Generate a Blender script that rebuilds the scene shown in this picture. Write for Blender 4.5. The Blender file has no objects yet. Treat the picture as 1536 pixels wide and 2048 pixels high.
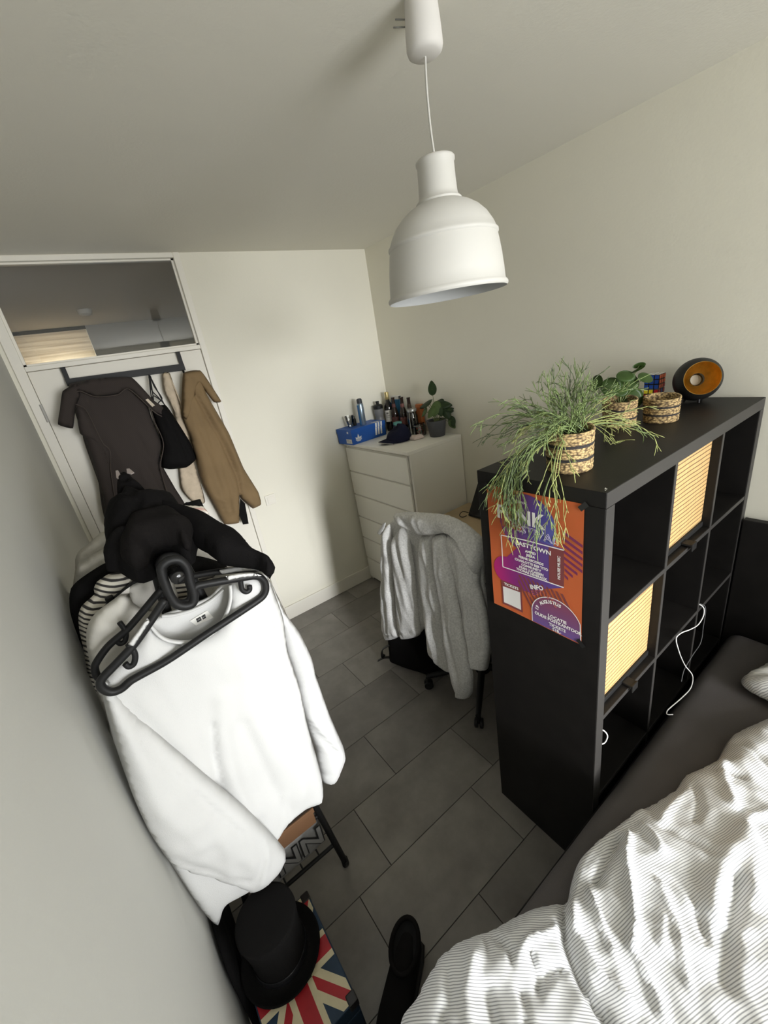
import bpy, bmesh, math, random
import numpy as np
from mathutils import Vector, Matrix, noise
from mathutils.geometry import delaunay_2d_cdt
random.seed(7)
scene = bpy.context.scene
COL = scene.collection
PI = math.pi

# ------------------------------------------------------------------ helpers
def V3(*a): return Vector(a)

def tag(o, label=None, cat=None, group=None, kind=None):
    if label: o['label'] = label
    if cat: o['category'] = cat
    if group: o['group'] = group
    if kind: o['kind'] = kind
    return o

def thing(name, label, cat, loc=(0, 0, 0), group=None):
    o = bpy.data.objects.new(name, None)
    COL.objects.link(o)
    o.location = loc
    o.empty_display_size = .05
    return tag(o, label, cat, group)

def obj(name, bm, mat, parent=None, smooth=False, label=None, sharp=None):
    me = bpy.data.meshes.new(name)
    bmesh.ops.recalc_face_normals(bm, faces=bm.faces[:])
    if smooth:
        for f in bm.faces: f.smooth = True
    bm.to_mesh(me); bm.free()
    for m in (mat if isinstance(mat, (list, tuple)) else [mat]): me.materials.append(m)
    o = bpy.data.objects.new(name, me)
    COL.objects.link(o)
    if sharp is not None and smooth:
        try: me.set_sharp_from_angle(angle=math.radians(sharp))
        except Exception: pass
    if parent is not None:
        o.parent = parent
        off = parent.location if parent.type == 'EMPTY' else Vector((0, 0, 0))
        o.matrix_parent_inverse = Matrix.Translation(-off)
    if label: o['label'] = label
    return o

def struct(name, bm, mat, smooth=False):
    return tag(obj(name, bm, mat, smooth=smooth), kind='structure')

def NB(): return bmesh.new()

def box(bm, lo, hi, bev=0.0, seg=2, mi=0, M=None):
    lo = Vector(lo); hi = Vector(hi)
    r = bmesh.ops.create_cube(bm, size=1.0)
    vs = r['verts']
    for v in vs:
        v.co = Vector(((lo[i] + hi[i]) / 2 + v.co[i] * (hi[i] - lo[i]) for i in range(3)))
    fs = list({f for v in vs for f in v.link_faces})
    for f in fs: f.material_index = mi
    if bev > 0:
        es = list({e for v in vs for e in v.link_edges})
        rr = bmesh.ops.bevel(bm, geom=es, offset=bev, segments=seg, affect='EDGES', profile=.5, material=mi)
        vs = list({v for f in rr['faces'] for v in f.verts} | {v for v in vs if v.is_valid})
    if M is not None:
        allv = set(vs)
        stack = list(vs)
        while stack:
            v = stack.pop()
            for e in v.link_edges:
                w = e.other_vert(v)
                if w not in allv: allv.add(w); stack.append(w)
        for v in allv: v.co = M @ v.co
    return vs

def mbox(lo, hi, bev=0.0, seg=2, M=None):
    bm = NB(); box(bm, lo, hi, bev, seg, M=M); return bm

def catmull(pts, closed=False, step=None, n=8, tk=.5):
    P = [Vector(p) for p in pts]; out = []; N = len(P)
    rng = N if closed else N - 1
    for i in range(rng):
        if closed: a, b, c, d = P[(i - 1) % N], P[i], P[(i + 1) % N], P[(i + 2) % N]
        else: a, b, c, d = P[max(i - 1, 0)], P[i], P[i + 1], P[min(i + 2, N - 1)]
        k = n if step is None else max(1, int(round((c - b).length / step)))
        # limit tangents to keep the curve close to the polygon
        L = (c - b).length
        t1 = (c - a) * tk; t2 = (d - b) * tk
        if t1.length > L: t1 = t1 * (L / t1.length)
        if t2.length > L: t2 = t2 * (L / t2.length)
        for j in range(k):
            t = j / k; t_2 = t * t; t_3 = t_2 * t
            out.append((2 * t_3 - 3 * t_2 + 1) * b + (t_3 - 2 * t_2 + t) * t1 + (-2 * t_3 + 3 * t_2) * c + (t_3 - t_2) * t2)
    if not closed: out.append(P[-1])
    return out

def tube(bm, path, r, seg=8, closed=False, caps=True, flat=None, mi=0):
    """sweep a circle (or an ellipse: flat=(rx,ry) factors) along a path"""
    P = [Vector(p) for p in path]; N = len(P)
    rr = r if isinstance(r, (list, tuple)) else [r] * N
    rings = []; up = None
    for i in range(N):
        if closed: t = P[(i + 1) % N] - P[(i - 1) % N]
        else: t = P[min(i + 1, N - 1)] - P[max(i - 1, 0)]
        if t.length < 1e-9: t = Vector((0, 0, 1))
        t.normalize()
        if up is None:
            up = Vector((0, 0, 1)) if abs(t.z) < .9 else Vector((1, 0, 0))
        s = up.cross(t)
        if s.length < 1e-6: s = Vector((1, 0, 0)).cross(t)
        s.normalize(); up = t.cross(s); up.normalize()
        fx, fy = flat if flat else (1, 1)
        rings.append([bm.verts.new(P[i] + (s * math.cos(a) * fx + up * math.sin(a) * fy) * rr[i]) for a in (2 * PI * k / seg for k in range(seg))])
    for i in range(N if closed else N - 1):
        A, B = rings[i], rings[(i + 1) % N]
        for k in range(seg):
            f = bm.faces.new((A[k], A[(k + 1) % seg], B[(k + 1) % seg], B[k])); f.material_index = mi
    if caps and not closed:
        for R_ in (rings[0], rings[-1]):
            try: bm.faces.new(R_).material_index = mi
            except ValueError: pass
    return rings

def lathe(bm, prof, seg=32, M=None, mi=0):
    """prof: list of (r, z); closes where r == 0"""
    M = M or Matrix.Identity(4); rings = []
    for r, z in prof:
        if r < 1e-6: rings.append([bm.verts.new(M @ Vector((0, 0, z)))])
        else: rings.append([bm.verts.new(M @ Vector((r * math.cos(2 * PI * k / seg), r * math.sin(2 * PI * k / seg), z))) for k in range(seg)])
    for A, B in zip(rings, rings[1:]):
        for k in range(seg):
            k2 = (k + 1) % seg
            if len(A) == 1 and len(B) == 1: continue
            if len(A) == 1: f = bm.faces.new((A[0], B[k2], B[k]))
            elif len(B) == 1: f = bm.faces.new((A[k], A[k2], B[0]))
            else: f = bm.faces.new((A[k], A[k2], B[k2], B[k]))
            f.material_index = mi
    return rings

def T(x, y, z): return Matrix.Translation((x, y, z))
def RX(a): return Matrix.Rotation(math.radians(a), 4, 'X')
def RY(a): return Matrix.Rotation(math.radians(a), 4, 'Y')
def RZ(a): return Matrix.Rotation(math.radians(a), 4, 'Z')

def prism(bm, poly, O, U, V, N, depth, mi=0):
    """a flat polygon in the plane O + aU + bV with thickness depth along N"""
    O, U, V, N = map(Vector, (O, U, V, N))
    A = [bm.verts.new(O + U * a + V * b) for a, b in poly]
    B = [bm.verts.new(O + U * a + V * b + N * depth) for a, b in poly]
    bm.faces.new(B).material_index = mi
    bm.faces.new(A[::-1]).material_index = mi
    n = len(poly)
    for i in range(n):
        bm.faces.new((A[i], A[(i + 1) % n], B[(i + 1) % n], B[i])).material_index = mi

def seg_dist(P, a, b):
    a = np.array(a); b = np.array(b); d = b - a; L = d @ d + 1e-12
    t = np.clip(((P - a) @ d) / L, 0, 1)
    return np.linalg.norm(P - (a + t[:, None] * d), axis=1), t

def puff(poly, O, U, V, N, thick=.03, edge=.05, res=.014, folds=(), nz=(), back=.3, bend=None, smooth_outline=True, power=.5, jit=.3, bm=None, tk=.3, drape=()):
    """a soft piece of cloth: outline poly in the plane O + aU + bV, swelling by thick along N towards its middle.
    folds: (polyline, width, amp) ridges / grooves; nz: (scale, amp) noise terms; bend(a, b) moves the whole piece along N"""
    O, U, V, N = map(Vector, (O, U, V, N))
    pl = [Vector((a, b, 0)) for a, b in poly]
    bd = [(p.x, p.y) for p in (catmull(pl, True, step=res, tk=tk) if smooth_outline else
          [p + (q - p) * (k / max(1, int(round((q - p).length / res)))) for p, q in zip(pl, pl[1:] + pl[:1]) for k in range(max(1, int(round((q - p).length / res))))])]
    B = np.array(bd); nb = len(bd)
    lo = B.min(0); hi = B.max(0)
    rnd = random.Random(3)
    g = []
    y = lo[1]; row = 0
    while y < hi[1]:
        x = lo[0] + (row % 2) * res * .5
        while x < hi[0]:
            g.append((x + (rnd.random() - .5) * res * jit, y + (rnd.random() - .5) * res * jit)); x += res
        y += res * .87; row += 1
    G = np.array(g)
    inside = np.zeros(len(G), bool); j = nb - 1
    for i in range(nb):
        xi, yi = B[i]; xj, yj = B[j]
        c = ((yi > G[:, 1]) != (yj > G[:, 1])) & (G[:, 0] < (xj - xi) * (G[:, 1] - yi) / (yj - yi + 1e-15) + xi)
        inside ^= c; j = i
    G = G[inside]
    def bdist(P):
        d = np.full(len(P), 1e9)
        for i in range(nb): d = np.minimum(d, seg_dist(P, B[i], B[(i + 1) % nb])[0])
        return d
    if len(G):
        d = bdist(G); keep = d > res * .45; G = G[keep]; d = d[keep]
    vc = [Vector(p) for p in bd] + [Vector((float(p[0]), float(p[1]))) for p in G]
    cv, ce, cf, *_ = delaunay_2d_cdt(vc, [(i, (i + 1) % nb) for i in range(nb)], [list(range(nb))], 1, 1e-7)
    P = np.array([(v.x, v.y) for v in cv]); D = bdist(P)
    s = np.clip(D / edge, 0, 1); prof = (1 - (1 - s) ** 2) ** power
    env = np.clip(D / (edge * .6), 0, 1)
    h = thick * prof
    for pts, w, amp in folds:
        dm = np.full(len(P), 1e9)
        for a, b in zip(pts, pts[1:]): dm = np.minimum(dm, seg_dist(P, a, b)[0])
        h = h + amp * np.exp(-(dm / w) ** 2) * (.35 + .65 * env)
    for sc, amp in nz:
        h = h + amp * env * np.array([noise.noise(Vector((p[0] * sc, p[1] * sc, amp * 991))) for p in P])
    for fa, fb, amp in drape:      # long soft folds: noise stretched along one axis, with rounded ridges
        q = np.array([noise.noise(Vector((p[0] * fa, p[1] * fb, amp * 517 + fa))) for p in P])
        h = h + amp * env * (1 - 2.2 * np.abs(q))
    own = bm is None
    if own: bm = NB()
    bdy = D < 1e-6
    bn = np.array([bend(p[0], p[1]) if bend else 0. for p in P])
    F = [bm.verts.new(O + U * p[0] + V * p[1] + N * float(bn[i] + (h[i] if not bdy[i] else 0))) for i, p in enumerate(P)]
    K = [F[i] if bdy[i] else bm.verts.new(O + U * p[0] + V * p[1] + N * float(bn[i] - thick * back * prof[i])) for i, p in enumerate(P)]
    for f in cf:
        if len(set(f)) < 3: continue
        try: bm.faces.new([F[i] for i in f])
        except ValueError: pass
        try: bm.faces.new([K[i] for i in reversed(f)])
        except ValueError: pass
    return bm

# ------------------------------------------------------------------ materials
def mat(name, col, rough=.6, metal=0., var=0., vscale=8., bump=0., bscale=120., spec=.5, coat=0., sheen=0., detail=4., emit=None, trans=0., ior=1.45, alpha=1.):
    m = bpy.data.materials.new(name); m.use_nodes = True
    nt = m.node_tree; n = nt.nodes; L = nt.links
    b = n['Principled BSDF']
    b.inputs['Base Color'].default_value = (*col, 1)
    b.inputs['Roughness'].default_value = rough
    b.inputs['Metallic'].default_value = metal
    b.inputs['Specular IOR Level'].default_value = spec
    b.inputs['Coat Weight'].default_value = coat
    b.inputs['Sheen Weight'].default_value = sheen
    b.inputs['Transmission Weight'].default_value = trans
    b.inputs['IOR'].default_value = ior
    b.inputs['Alpha'].default_value = alpha
    if var or bump:
        tc = n.new('ShaderNodeTexCoord')
    if var:
        t = n.new('ShaderNodeTexNoise'); t.inputs['Scale'].default_value = vscale; t.inputs['Detail'].default_value = detail
        L.new(tc.outputs['Object'], t.inputs['Vector'])
        r = n.new('ShaderNodeMapRange'); r.inputs['To Min'].default_value = 1 - var; r.inputs['To Max'].default_value = 1 + var
        r.inputs['From Min'].default_value = .25; r.inputs['From Max'].default_value = .75
        L.new(t.outputs['Fac'], r.inputs['Value'])
        mx = n.new('ShaderNodeMix'); mx.data_type = 'RGBA'; mx.blend_type = 'MULTIPLY'; mx.inputs['Factor'].default_value = 1
        mx.inputs['A'].default_value = (*col, 1)
        L.new(r.outputs['Result'], mx.inputs['B']); L.new(mx.outputs['Result'], b.inputs['Base Color'])
    if bump:
        t2 = n.new('ShaderNodeTexNoise'); t2.inputs['Scale'].default_value = bscale; t2.inputs['Detail'].default_value = 3
        L.new(tc.outputs['Object'], t2.inputs['Vector'])
        bp = n.new('ShaderNodeBump'); bp.inputs['Strength'].default_value = min(1, bump); bp.inputs['Distance'].default_value = .002
        L.new(t2.outputs['Fac'], bp.inputs['Height']); L.new(bp.outputs['Normal'], b.inputs['Normal'])
    return m

def node_mat(name, rough=.6):
    m = bpy.data.materials.new(name); m.use_nodes = True
    nt = m.node_tree
    b = nt.nodes['Principled BSDF']; b.inputs['Roughness'].default_value = rough
    return m, nt.nodes, nt.links, b

def stripe_mat(name, c1, c2, period, duty, direction, warp=0., wscale=6., rough=.8, soft=.08, bump=0.):
    """woven stripes: c2 lines on c1 running across 'direction' (object space)"""
    m, n, L, b = node_mat(name, rough)
    tc = n.new('ShaderNodeTexCoord')
    d = n.new('ShaderNodeVectorMath'); d.operation = 'DOT_PRODUCT'; d.inputs[1].default_value = direction
    src = tc.outputs['Object']
    if warp:
        t = n.new('ShaderNodeTexNoise'); t.inputs['Scale'].default_value = wscale; t.inputs['Detail'].default_value = 1
        L.new(src, t.inputs['Vector'])
        ma = n.new('ShaderNodeVectorMath'); ma.operation = 'MULTIPLY_ADD'
        ma.inputs[1].default_value = (warp,) * 3
        L.new(t.outputs['Color'], ma.inputs[0]); L.new(src, ma.inputs[2]); src = ma.outputs[0]
    L.new(src, d.inputs[0])
    mu = n.new('ShaderNodeMath'); mu.operation = 'MULTIPLY'; mu.inputs[1].default_value = 1 / period
    L.new(d.outputs['Value'], mu.inputs[0])
    fr = n.new('ShaderNodeMath'); fr.operation = 'PINGPONG'; fr.inputs[1].default_value = .5
    L.new(mu.outputs[0], fr.inputs[0])
    mr = n.new('ShaderNodeMapRange'); mr.inputs['From Min'].default_value = duty / 2 - soft; mr.inputs['From Max'].default_value = duty / 2 + soft
    L.new(fr.outputs[0], mr.inputs['Value'])
    mx = n.new('ShaderNodeMix'); mx.data_type = 'RGBA'
    mx.inputs['A'].default_value = (*c2, 1); mx.inputs['B'].default_value = (*c1, 1)
    L.new(mr.outputs['Result'], mx.inputs['Factor']); L.new(mx.outputs['Result'], b.inputs['Base Color'])
    return m

WALLC = (.755, .73, .63)
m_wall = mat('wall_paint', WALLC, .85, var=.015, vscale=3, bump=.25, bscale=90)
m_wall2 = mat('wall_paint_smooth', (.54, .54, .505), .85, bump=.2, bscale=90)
m_ceil = mat('ceiling_paint', (.75, .73, .655), .9, var=.01, vscale=2, bump=.3, bscale=110)
m_trim = mat('white_gloss_paint', (.76, .73, .65), .45)
m_door = mat('door_paint', (.75, .72, .64), .5)
m_black = mat('black_brown_veneer', (.0085, .0075, .0068), .5, var=.25, vscale=14, bump=.08, bscale=160, spec=.28)
m_blackedge = mat('black_brown_edge', (.03, .028, .026), .5, spec=.4)
m_white_furn = mat('white_foil', (.84, .82, .75), .35)
m_blk_metal = mat('black_powder_coat', (.009, .009, .009), .5, spec=.3)
m_blk_plastic = mat('black_plastic', (.011, .011, .011), .5, bump=.1, bscale=300, spec=.3)
m_chrome = mat('chrome', (.7, .7, .7), .18, metal=1)
m_dark = mat('dark_interior', (.006, .006, .006), .9)

# tiled floor: individual tiles, per-tile tint from a face attribute
def floor_material():
    m, n, L, b = node_mat('grey_stone_look_tile', .42)
    at = n.new('ShaderNodeAttribute'); at.attribute_name = 'tint'
    tc = n.new('ShaderNodeTexCoord')
    t = n.new('ShaderNodeTexNoise'); t.inputs['Scale'].default_value = 5; t.inputs['Detail'].default_value = 6; t.inputs['Roughness'].default_value = .62
    off = n.new('ShaderNodeVectorMath'); off.operation = 'MULTIPLY_ADD'; off.inputs[1].default_value = (9, 7, 3)
    L.new(at.outputs['Color'], off.inputs[0]); L.new(tc.outputs['Object'], off.inputs[2]); L.new(off.outputs[0], t.inputs['Vector'])
    cr = n.new('ShaderNodeValToRGB')
    cr.color_ramp.elements[0].position = .3; cr.color_ramp.elements[0].color = (.150, .138, .124, 1)
    cr.color_ramp.elements[1].position = .72; cr.color_ramp.elements[1].color = (.245, .228, .208, 1)
    L.new(t.outputs['Fac'], cr.inputs['Fac'])
    mr = n.new('ShaderNodeMapRange'); mr.inputs['To Min'].default_value = .86; mr.inputs['To Max'].default_value = 1.12
    L.new(at.outputs['Fac'], mr.inputs['Value'])
    mx = n.new('ShaderNodeMix'); mx.data_type = 'RGBA'; mx.blend_type = 'MULTIPLY'; mx.inputs['Factor'].default_value = 1
    L.new(cr.outputs['Color'], mx.inputs['A']); L.new(mr.outputs['Result'], mx.inputs['B']); L.new(mx.outputs['Result'], b.inputs['Base Color'])
    bp = n.new('ShaderNodeBump'); bp.inputs['Strength'].default_value = .12; bp.inputs['Distance'].default_value = .002
    L.new(t.outputs['Fac'], bp.inputs['Height']); L.new(bp.outputs['Normal'], b.inputs['Normal'])
    return m
m_floor = floor_material()
m_grout = mat('tile_joint', (.05, .045, .04), .9)

# ------------------------------------------------------------------ room shell
XL, XR, YB, YF, H = -1.11, 1.13, 2.358, -3.0, 2.531

def build_floor():
    bm = NB(); lay = bm.faces.layers.color if False else None
    box(bm, (XL - .12, YF - .12, -.06), (XR + .12, 5.1, -.004), mi=1)
    rows = [(-.06 + .278 * k) for k in range(-12, 19)]
    known = {.218: -.68, .496: -.53, .774: -.29, 1.052: .10, 1.33: -.09}
    tints = []
    base = len(bm.faces)
    rnd = random.Random(5)
    for y in rows:
        y0, y1 = y, y + .278
        off = next((v for k, v in known.items() if abs(k - y0) < .03), rnd.uniform(-.3, .3))
        k = -3
        while True:
            x0 = off + .60 * k; x1 = x0 + .60; k += 1
            if x0 > XR + .1: break
            if x1 < XL - .1: continue
            g = .0016
            vs = [bm.verts.new(p) for p in ((x0 + g, y0 + g, 0), (x1 - g, y0 + g, 0), (x1 - g, y1 - g, 0), (x0 + g, y1 - g, 0))]
            bm.faces.new(vs)
            lo = [bm.verts.new(v.co - Vector((0, 0, .004))) for v in vs]
            for i in range(4): bm.faces.new((vs[i], lo[i], lo[(i + 1) % 4], vs[(i + 1) % 4]))
            tints += [rnd.random()] * 5
    me = bpy.data.meshes.new('floor'); bm.to_mesh(me); bm.free()
    me.materials.append(m_floor); me.materials.append(m_grout)
    a = me.color_attributes.new('tint', 'FLOAT_COLOR', 'CORNER') if False else me.attributes.new('tint', 'FLOAT', 'FACE')
    vals = [0.5] * base + tints
    a.data.foreach_set('value', vals[:len(me.polygons)])
    o = bpy.data.objects.new('floor', me); COL.objects.link(o)
    return tag(o, kind='structure')
build_floor()

bm = NB(); box(bm, (XL - .12, YF - .12, H), (XR + .12, YB + .1, H + .1)); struct('ceiling', bm, m_ceil)
bm = NB(); box(bm, (XR, YF, 0), (XR + .1, YB + .1, H)); struct('wall_right', bm, m_wall)
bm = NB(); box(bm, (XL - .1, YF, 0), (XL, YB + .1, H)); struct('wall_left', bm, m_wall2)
# back wall right of the door
DX0, DX1 = -1.045, -.190          # clear door opening
bm = NB(); box(bm, (DX1 + .012, YB, 0), (XR, YB + .1, H)); box(bm, (XL, YB, 0), (XL + .02, YB + .1, H)); struct('wall_back', bm, m_wall)
# front wall (behind the camera) with the window opening
WX0, WX1, WZ0, WZ1 = -1.04, 1.04, .80, 2.44
bm = NB()
box(bm, (XL - .1, YF - .1, 0), (WX0, YF, H)); box(bm, (WX1, YF - .1, 0), (XR + .1, YF, H))
box(bm, (WX0, YF - .1, 0), (WX1, YF, WZ0)); box(bm, (WX0, YF - .1, WZ1), (WX1, YF, H))
struct('wall_front', bm, m_wall)

# door frame: jambs, head at the ceiling, transom rail
bm = NB()
box(bm, (XL + .02, YB - .012, 0), (DX0, YB + .09, H), .003)
box(bm, (DX1, YB - .012, 0), (DX1 + .035, YB + .09, H), .003)
box(bm, (DX0, YB - .012, 2.505), (DX1, YB + .09, H), .003)
box(bm, (DX0, YB - .010, 2.024), (DX1, YB + .085, 2.048), .003)
# thin stop bead round the glass
for lo, hi in (((DX0, YB + .012, 2.048), (DX0 + .012, YB + .035, 2.505)), ((DX1 - .012, YB + .012, 2.048), (DX1, YB + .035, 2.505)),
               ((DX0, YB + .012, 2.048), (DX1, YB + .035, 2.058)), ((DX0, YB + .012, 2.497), (DX1, YB + .035, 2.505))):
    box(bm, lo, hi)
struct('trim_1', bm, m_trim)
tag(obj('door_1', mbox((DX0 + .0015, YB + .003, .006), (DX1 - .0015, YB + .044, 2.0225), .002), m_door), kind='structure')
d1 = bpy.data.objects['door_1']
bm = NB()
for z in (1.82, .28):
    tube(bm, [(DX0 - .002, YB - .012, z - .045), (DX0 - .002, YB - .012, z + .045)], .007, 10)
obj('hinge', bm, mat('painted_hinge', (.4, .39, .36), .5), d1, True, sharp=40)

# transom glass
def glass_mat(name, tint=(.9, .9, .9), refl=1.0, ior=1.5, rough=0.0):
    m = bpy.data.materials.new(name); m.use_nodes = True
    nt = m.node_tree; n = nt.nodes; L = nt.links; n.remove(n['Principled BSDF'])
    out = n['Material Output']; tr = n.new('ShaderNodeBsdfTransparent'); tr.inputs[0].default_value = (*tint, 1)
    gl = n.new('ShaderNodeBsdfGlossy'); gl.inputs['Roughness'].default_value = rough
    fr = n.new('ShaderNodeFresnel'); fr.inputs['IOR'].default_value = ior
    mu = n.new('ShaderNodeMath'); mu.operation = 'MULTIPLY'; mu.inputs[1].default_value = refl; mu.use_clamp = True
    L.new(fr.outputs[0], mu.inputs[0])
    mx = n.new('ShaderNodeMixShader'); L.new(mu.outputs[0], mx.inputs[0]); L.new(tr.outputs[0], mx.inputs[1]); L.new(gl.outputs[0], mx.inputs[2])
    L.new(mx.outputs[0], out.inputs['Surface'])
    return m
m_pane = glass_mat('window_glass', refl=1.6)
bm = NB(); box(bm, (DX0 + .004, YB + .022, 2.052), (DX1 - .004, YB + .028, 2.501)); struct('window_1', bm, m_pane)

# baseboards
bm = NB(); box(bm, (DX1 + .035, YB - .014, 0), (XR, YB, .115), .003); struct('baseboard_back', bm, m_trim)
bm = NB(); box(bm, (XR - .012, .40, 0), (XR, YB - .014, .10), .003); struct('baseboard_right', bm, m_trim)
bm = NB(); box(bm, (XL, YF, 0), (XL + .010, YB - .02, .062), .003); struct('baseboard_left', bm, m_trim)

# window behind the camera
bm = NB()
for lo, hi in (((WX0, YF - .07, WZ0), (WX0 + .05, YF - .02, WZ1)), ((WX1 - .05, YF - .07, WZ0), (WX1, YF - .02, WZ1)),
               ((WX0, YF - .07, WZ0), (WX1, YF - .02, WZ0 + .05)), ((WX0, YF - .07, WZ1 - .05), (WX1, YF - .02, WZ1)),
               ((-.42, YF - .07, WZ0), (-.37, YF - .02, WZ1))):
    box(bm, lo, hi, .003)
w2 = struct('window_2', bm, m_trim)
obj('window_glass', mbox((WX0 + .05, YF - .05, WZ0 + .05), (WX1 - .05, YF - .045, WZ1 - .05)), glass_mat('clear_glass', (.97, .97, .97), .5), w2)
bm = NB(); box(bm, (WX0 - .03, YF - .02, WZ0 - .03), (WX1 + .03, YF + .10, WZ0), .004); struct('trim_2', bm, m_trim)

# hallway beyond the transom
HY = 4.93
m_hall = mat('hall_paint', (.62, .57, .49), .9, bump=.2, bscale=90)
m_hall2 = mat('hall_grey_paint', (.45, .45, .42), .9)
bm = NB(); box(bm, (-1.9, YB + .1, H), (1.6, HY + .3, H + .1)); struct('ceiling_hall', bm, m_hall)
bm = NB(); box(bm, (-.575, HY, 0), (1.5, HY + .1, H)); struct('wall_hall_back', bm, m_hall2)
bm = NB(); box(bm, (1.5, YB + .1, 0), (1.6, HY + .1, H)); struct('wall_hall_right', bm, m_hall2)
bm = NB(); box(bm, (-2.0, YB + .1, 0), (-1.9, HY + .3, H)); struct('wall_hall_left', bm, m_hall)
bm = NB(); box(bm, (-1.9, HY + .24, 0), (-.575, HY + .3, H)); box(bm, (-.575, HY + .1, 0), (-.56, HY + .3, H)); box(bm, (-1.9, HY, 0), (-1.2, HY + .1, H)); struct('wall_hall_end', bm, m_hall)
bm = NB(); box(bm, (-1.2, HY - .012, 2.50), (-.575, HY + .02, H), .003); struct('trim_3', bm, m_dark)
# translucent roller blind in the hall, lit from behind
mb, n_, L_, b_ = node_mat('blind_fabric', .9)
n_.remove(b_)
tl = n_.new('ShaderNodeBsdfTranslucent'); df = n_.new('ShaderNodeBsdfDiffuse'); mxs = n_.new('ShaderNodeMixShader'); mxs.inputs[0].default_value = .45
tcb = n_.new('ShaderNodeTexCoord'); mp = n_.new('ShaderNodeMapping'); mp.inputs['Scale'].default_value = (.6, 1, 26)
nzb = n_.new('ShaderNodeTexNoise'); nzb.inputs['Scale'].default_value = 1.6; nzb.inputs['Detail'].default_value = 4
L_.new(tcb.outputs['Object'], mp.inputs['Vector']); L_.new(mp.outputs[0], nzb.inputs['Vector'])
crb = n_.new('ShaderNodeValToRGB'); crb.color_ramp.elements[0].position = .35; crb.color_ramp.elements[0].color = (.62, .56, .46, 1); crb.color_ramp.elements[1].position = .6; crb.color_ramp.elements[1].color = (.88, .84, .75, 1)
L_.new(nzb.outputs['Fac'], crb.inputs['Fac']); L_.new(crb.outputs[0], tl.inputs[0]); L_.new(crb.outputs[0], df.inputs[0])
L_.new(tl.outputs[0], mxs.inputs[1]); L_.new(df.outputs[0], mxs.inputs[2]); L_.new(mxs.outputs[0], n_['Material Output'].inputs['Surface'])
bl = obj('roller_blind', mbox((-1.2, HY, 1.55), (-.578, HY + .002, 2.50)), mb)
tag(bl, 'pale translucent roller blind glowing beyond the glass above the door', 'blind')
# smoke detector on the hall ceiling
bm = NB(); lathe(bm, [(0, -.045), (.03, -.045), (.05, -.03), (.055, -.008), (.055, 0), (0, 0)], 28, T(-.592, 4.0, H))
tag(obj('smoke_detector', bm, mat('detector_plastic', (.6, .58, .52), .6), smooth=True, sharp=40), 'round grey smoke detector on the hallway ceiling seen through the glass', 'detector')

# ------------------------------------------------------------------ camera
R = Matrix(((0.79476816, -0.58619571, -0.1572201), (-0.33829707, -0.21281352, -0.91665997), (0.50388358, 0.78171925, -0.3674457)))
cam_d = bpy.data.cameras.new('camera'); cam = bpy.data.objects.new('camera', cam_d); COL.objects.link(cam)
cam_d.sensor_fit = 'HORIZONTAL'; cam_d.sensor_width = 36; cam_d.lens = 818.996 / 1536 * 36
cam_d.clip_start = .02
Mc = Matrix((R[0], -R[1], -R[2])).transposed()
cam.matrix_world = Matrix.Translation((-.8913, -.4427, 1.8547)) @ Mc.to_4x4()
scene.camera = cam

# ------------------------------------------------------------------ light
def area(name, loc, target, sx, sy, power, col, spread=180):
    d = bpy.data.lights.new(name, 'AREA'); d.shape = 'RECTANGLE'; d.size = sx; d.size_y = sy; d.energy = power; d.color = col
    d.spread = math.radians(spread)
    o = bpy.data.objects.new(name, d); COL.objects.link(o); o.location = loc
    o.rotation_euler = (Vector(target) - Vector(loc)).to_track_quat('-Z', 'Y').to_euler()
    return o
area('window_area_light', (-.62, YF - .22, 1.55), (.33, 2.36, .50), .62, 1.1, 14, (.98, .99, 1.0), 35)  # added narrow beam that lifts the low back wall, kept off the shirts
area('window_area_light', (.34, YF - .22, (WZ0 + WZ1) / 2 + .05), (.2, 1.4, .9), 1.5, 1.6, 128, (.98, .99, 1.0), 160)
area('hall_window_daylight', (-.9, HY + .18, 1.95), (-.9, HY - .4, 2.05), .5, .5, 9, (1, .95, .84), 150)
w = bpy.data.worlds.new('sky'); scene.world = w; w.use_nodes = True
bg = w.node_tree.nodes['Background']; bg.inputs[0].default_value = (.80, .90, 1.0, 1); bg.inputs[1].default_value = .8
scene.view_settings.view_transform = 'Standard'; scene.view_settings.look = 'None'
scene.view_settings.gamma = 1; scene.view_settings.exposure = 0.0
try: scene.view_settings.use_curve_mapping = False
except Exception: pass
scene.cycles.use_denoising = True
scene.cycles.max_bounces = 10; scene.cycles.diffuse_bounces = 8; scene.cycles.transparent_max_bounces = 12

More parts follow.
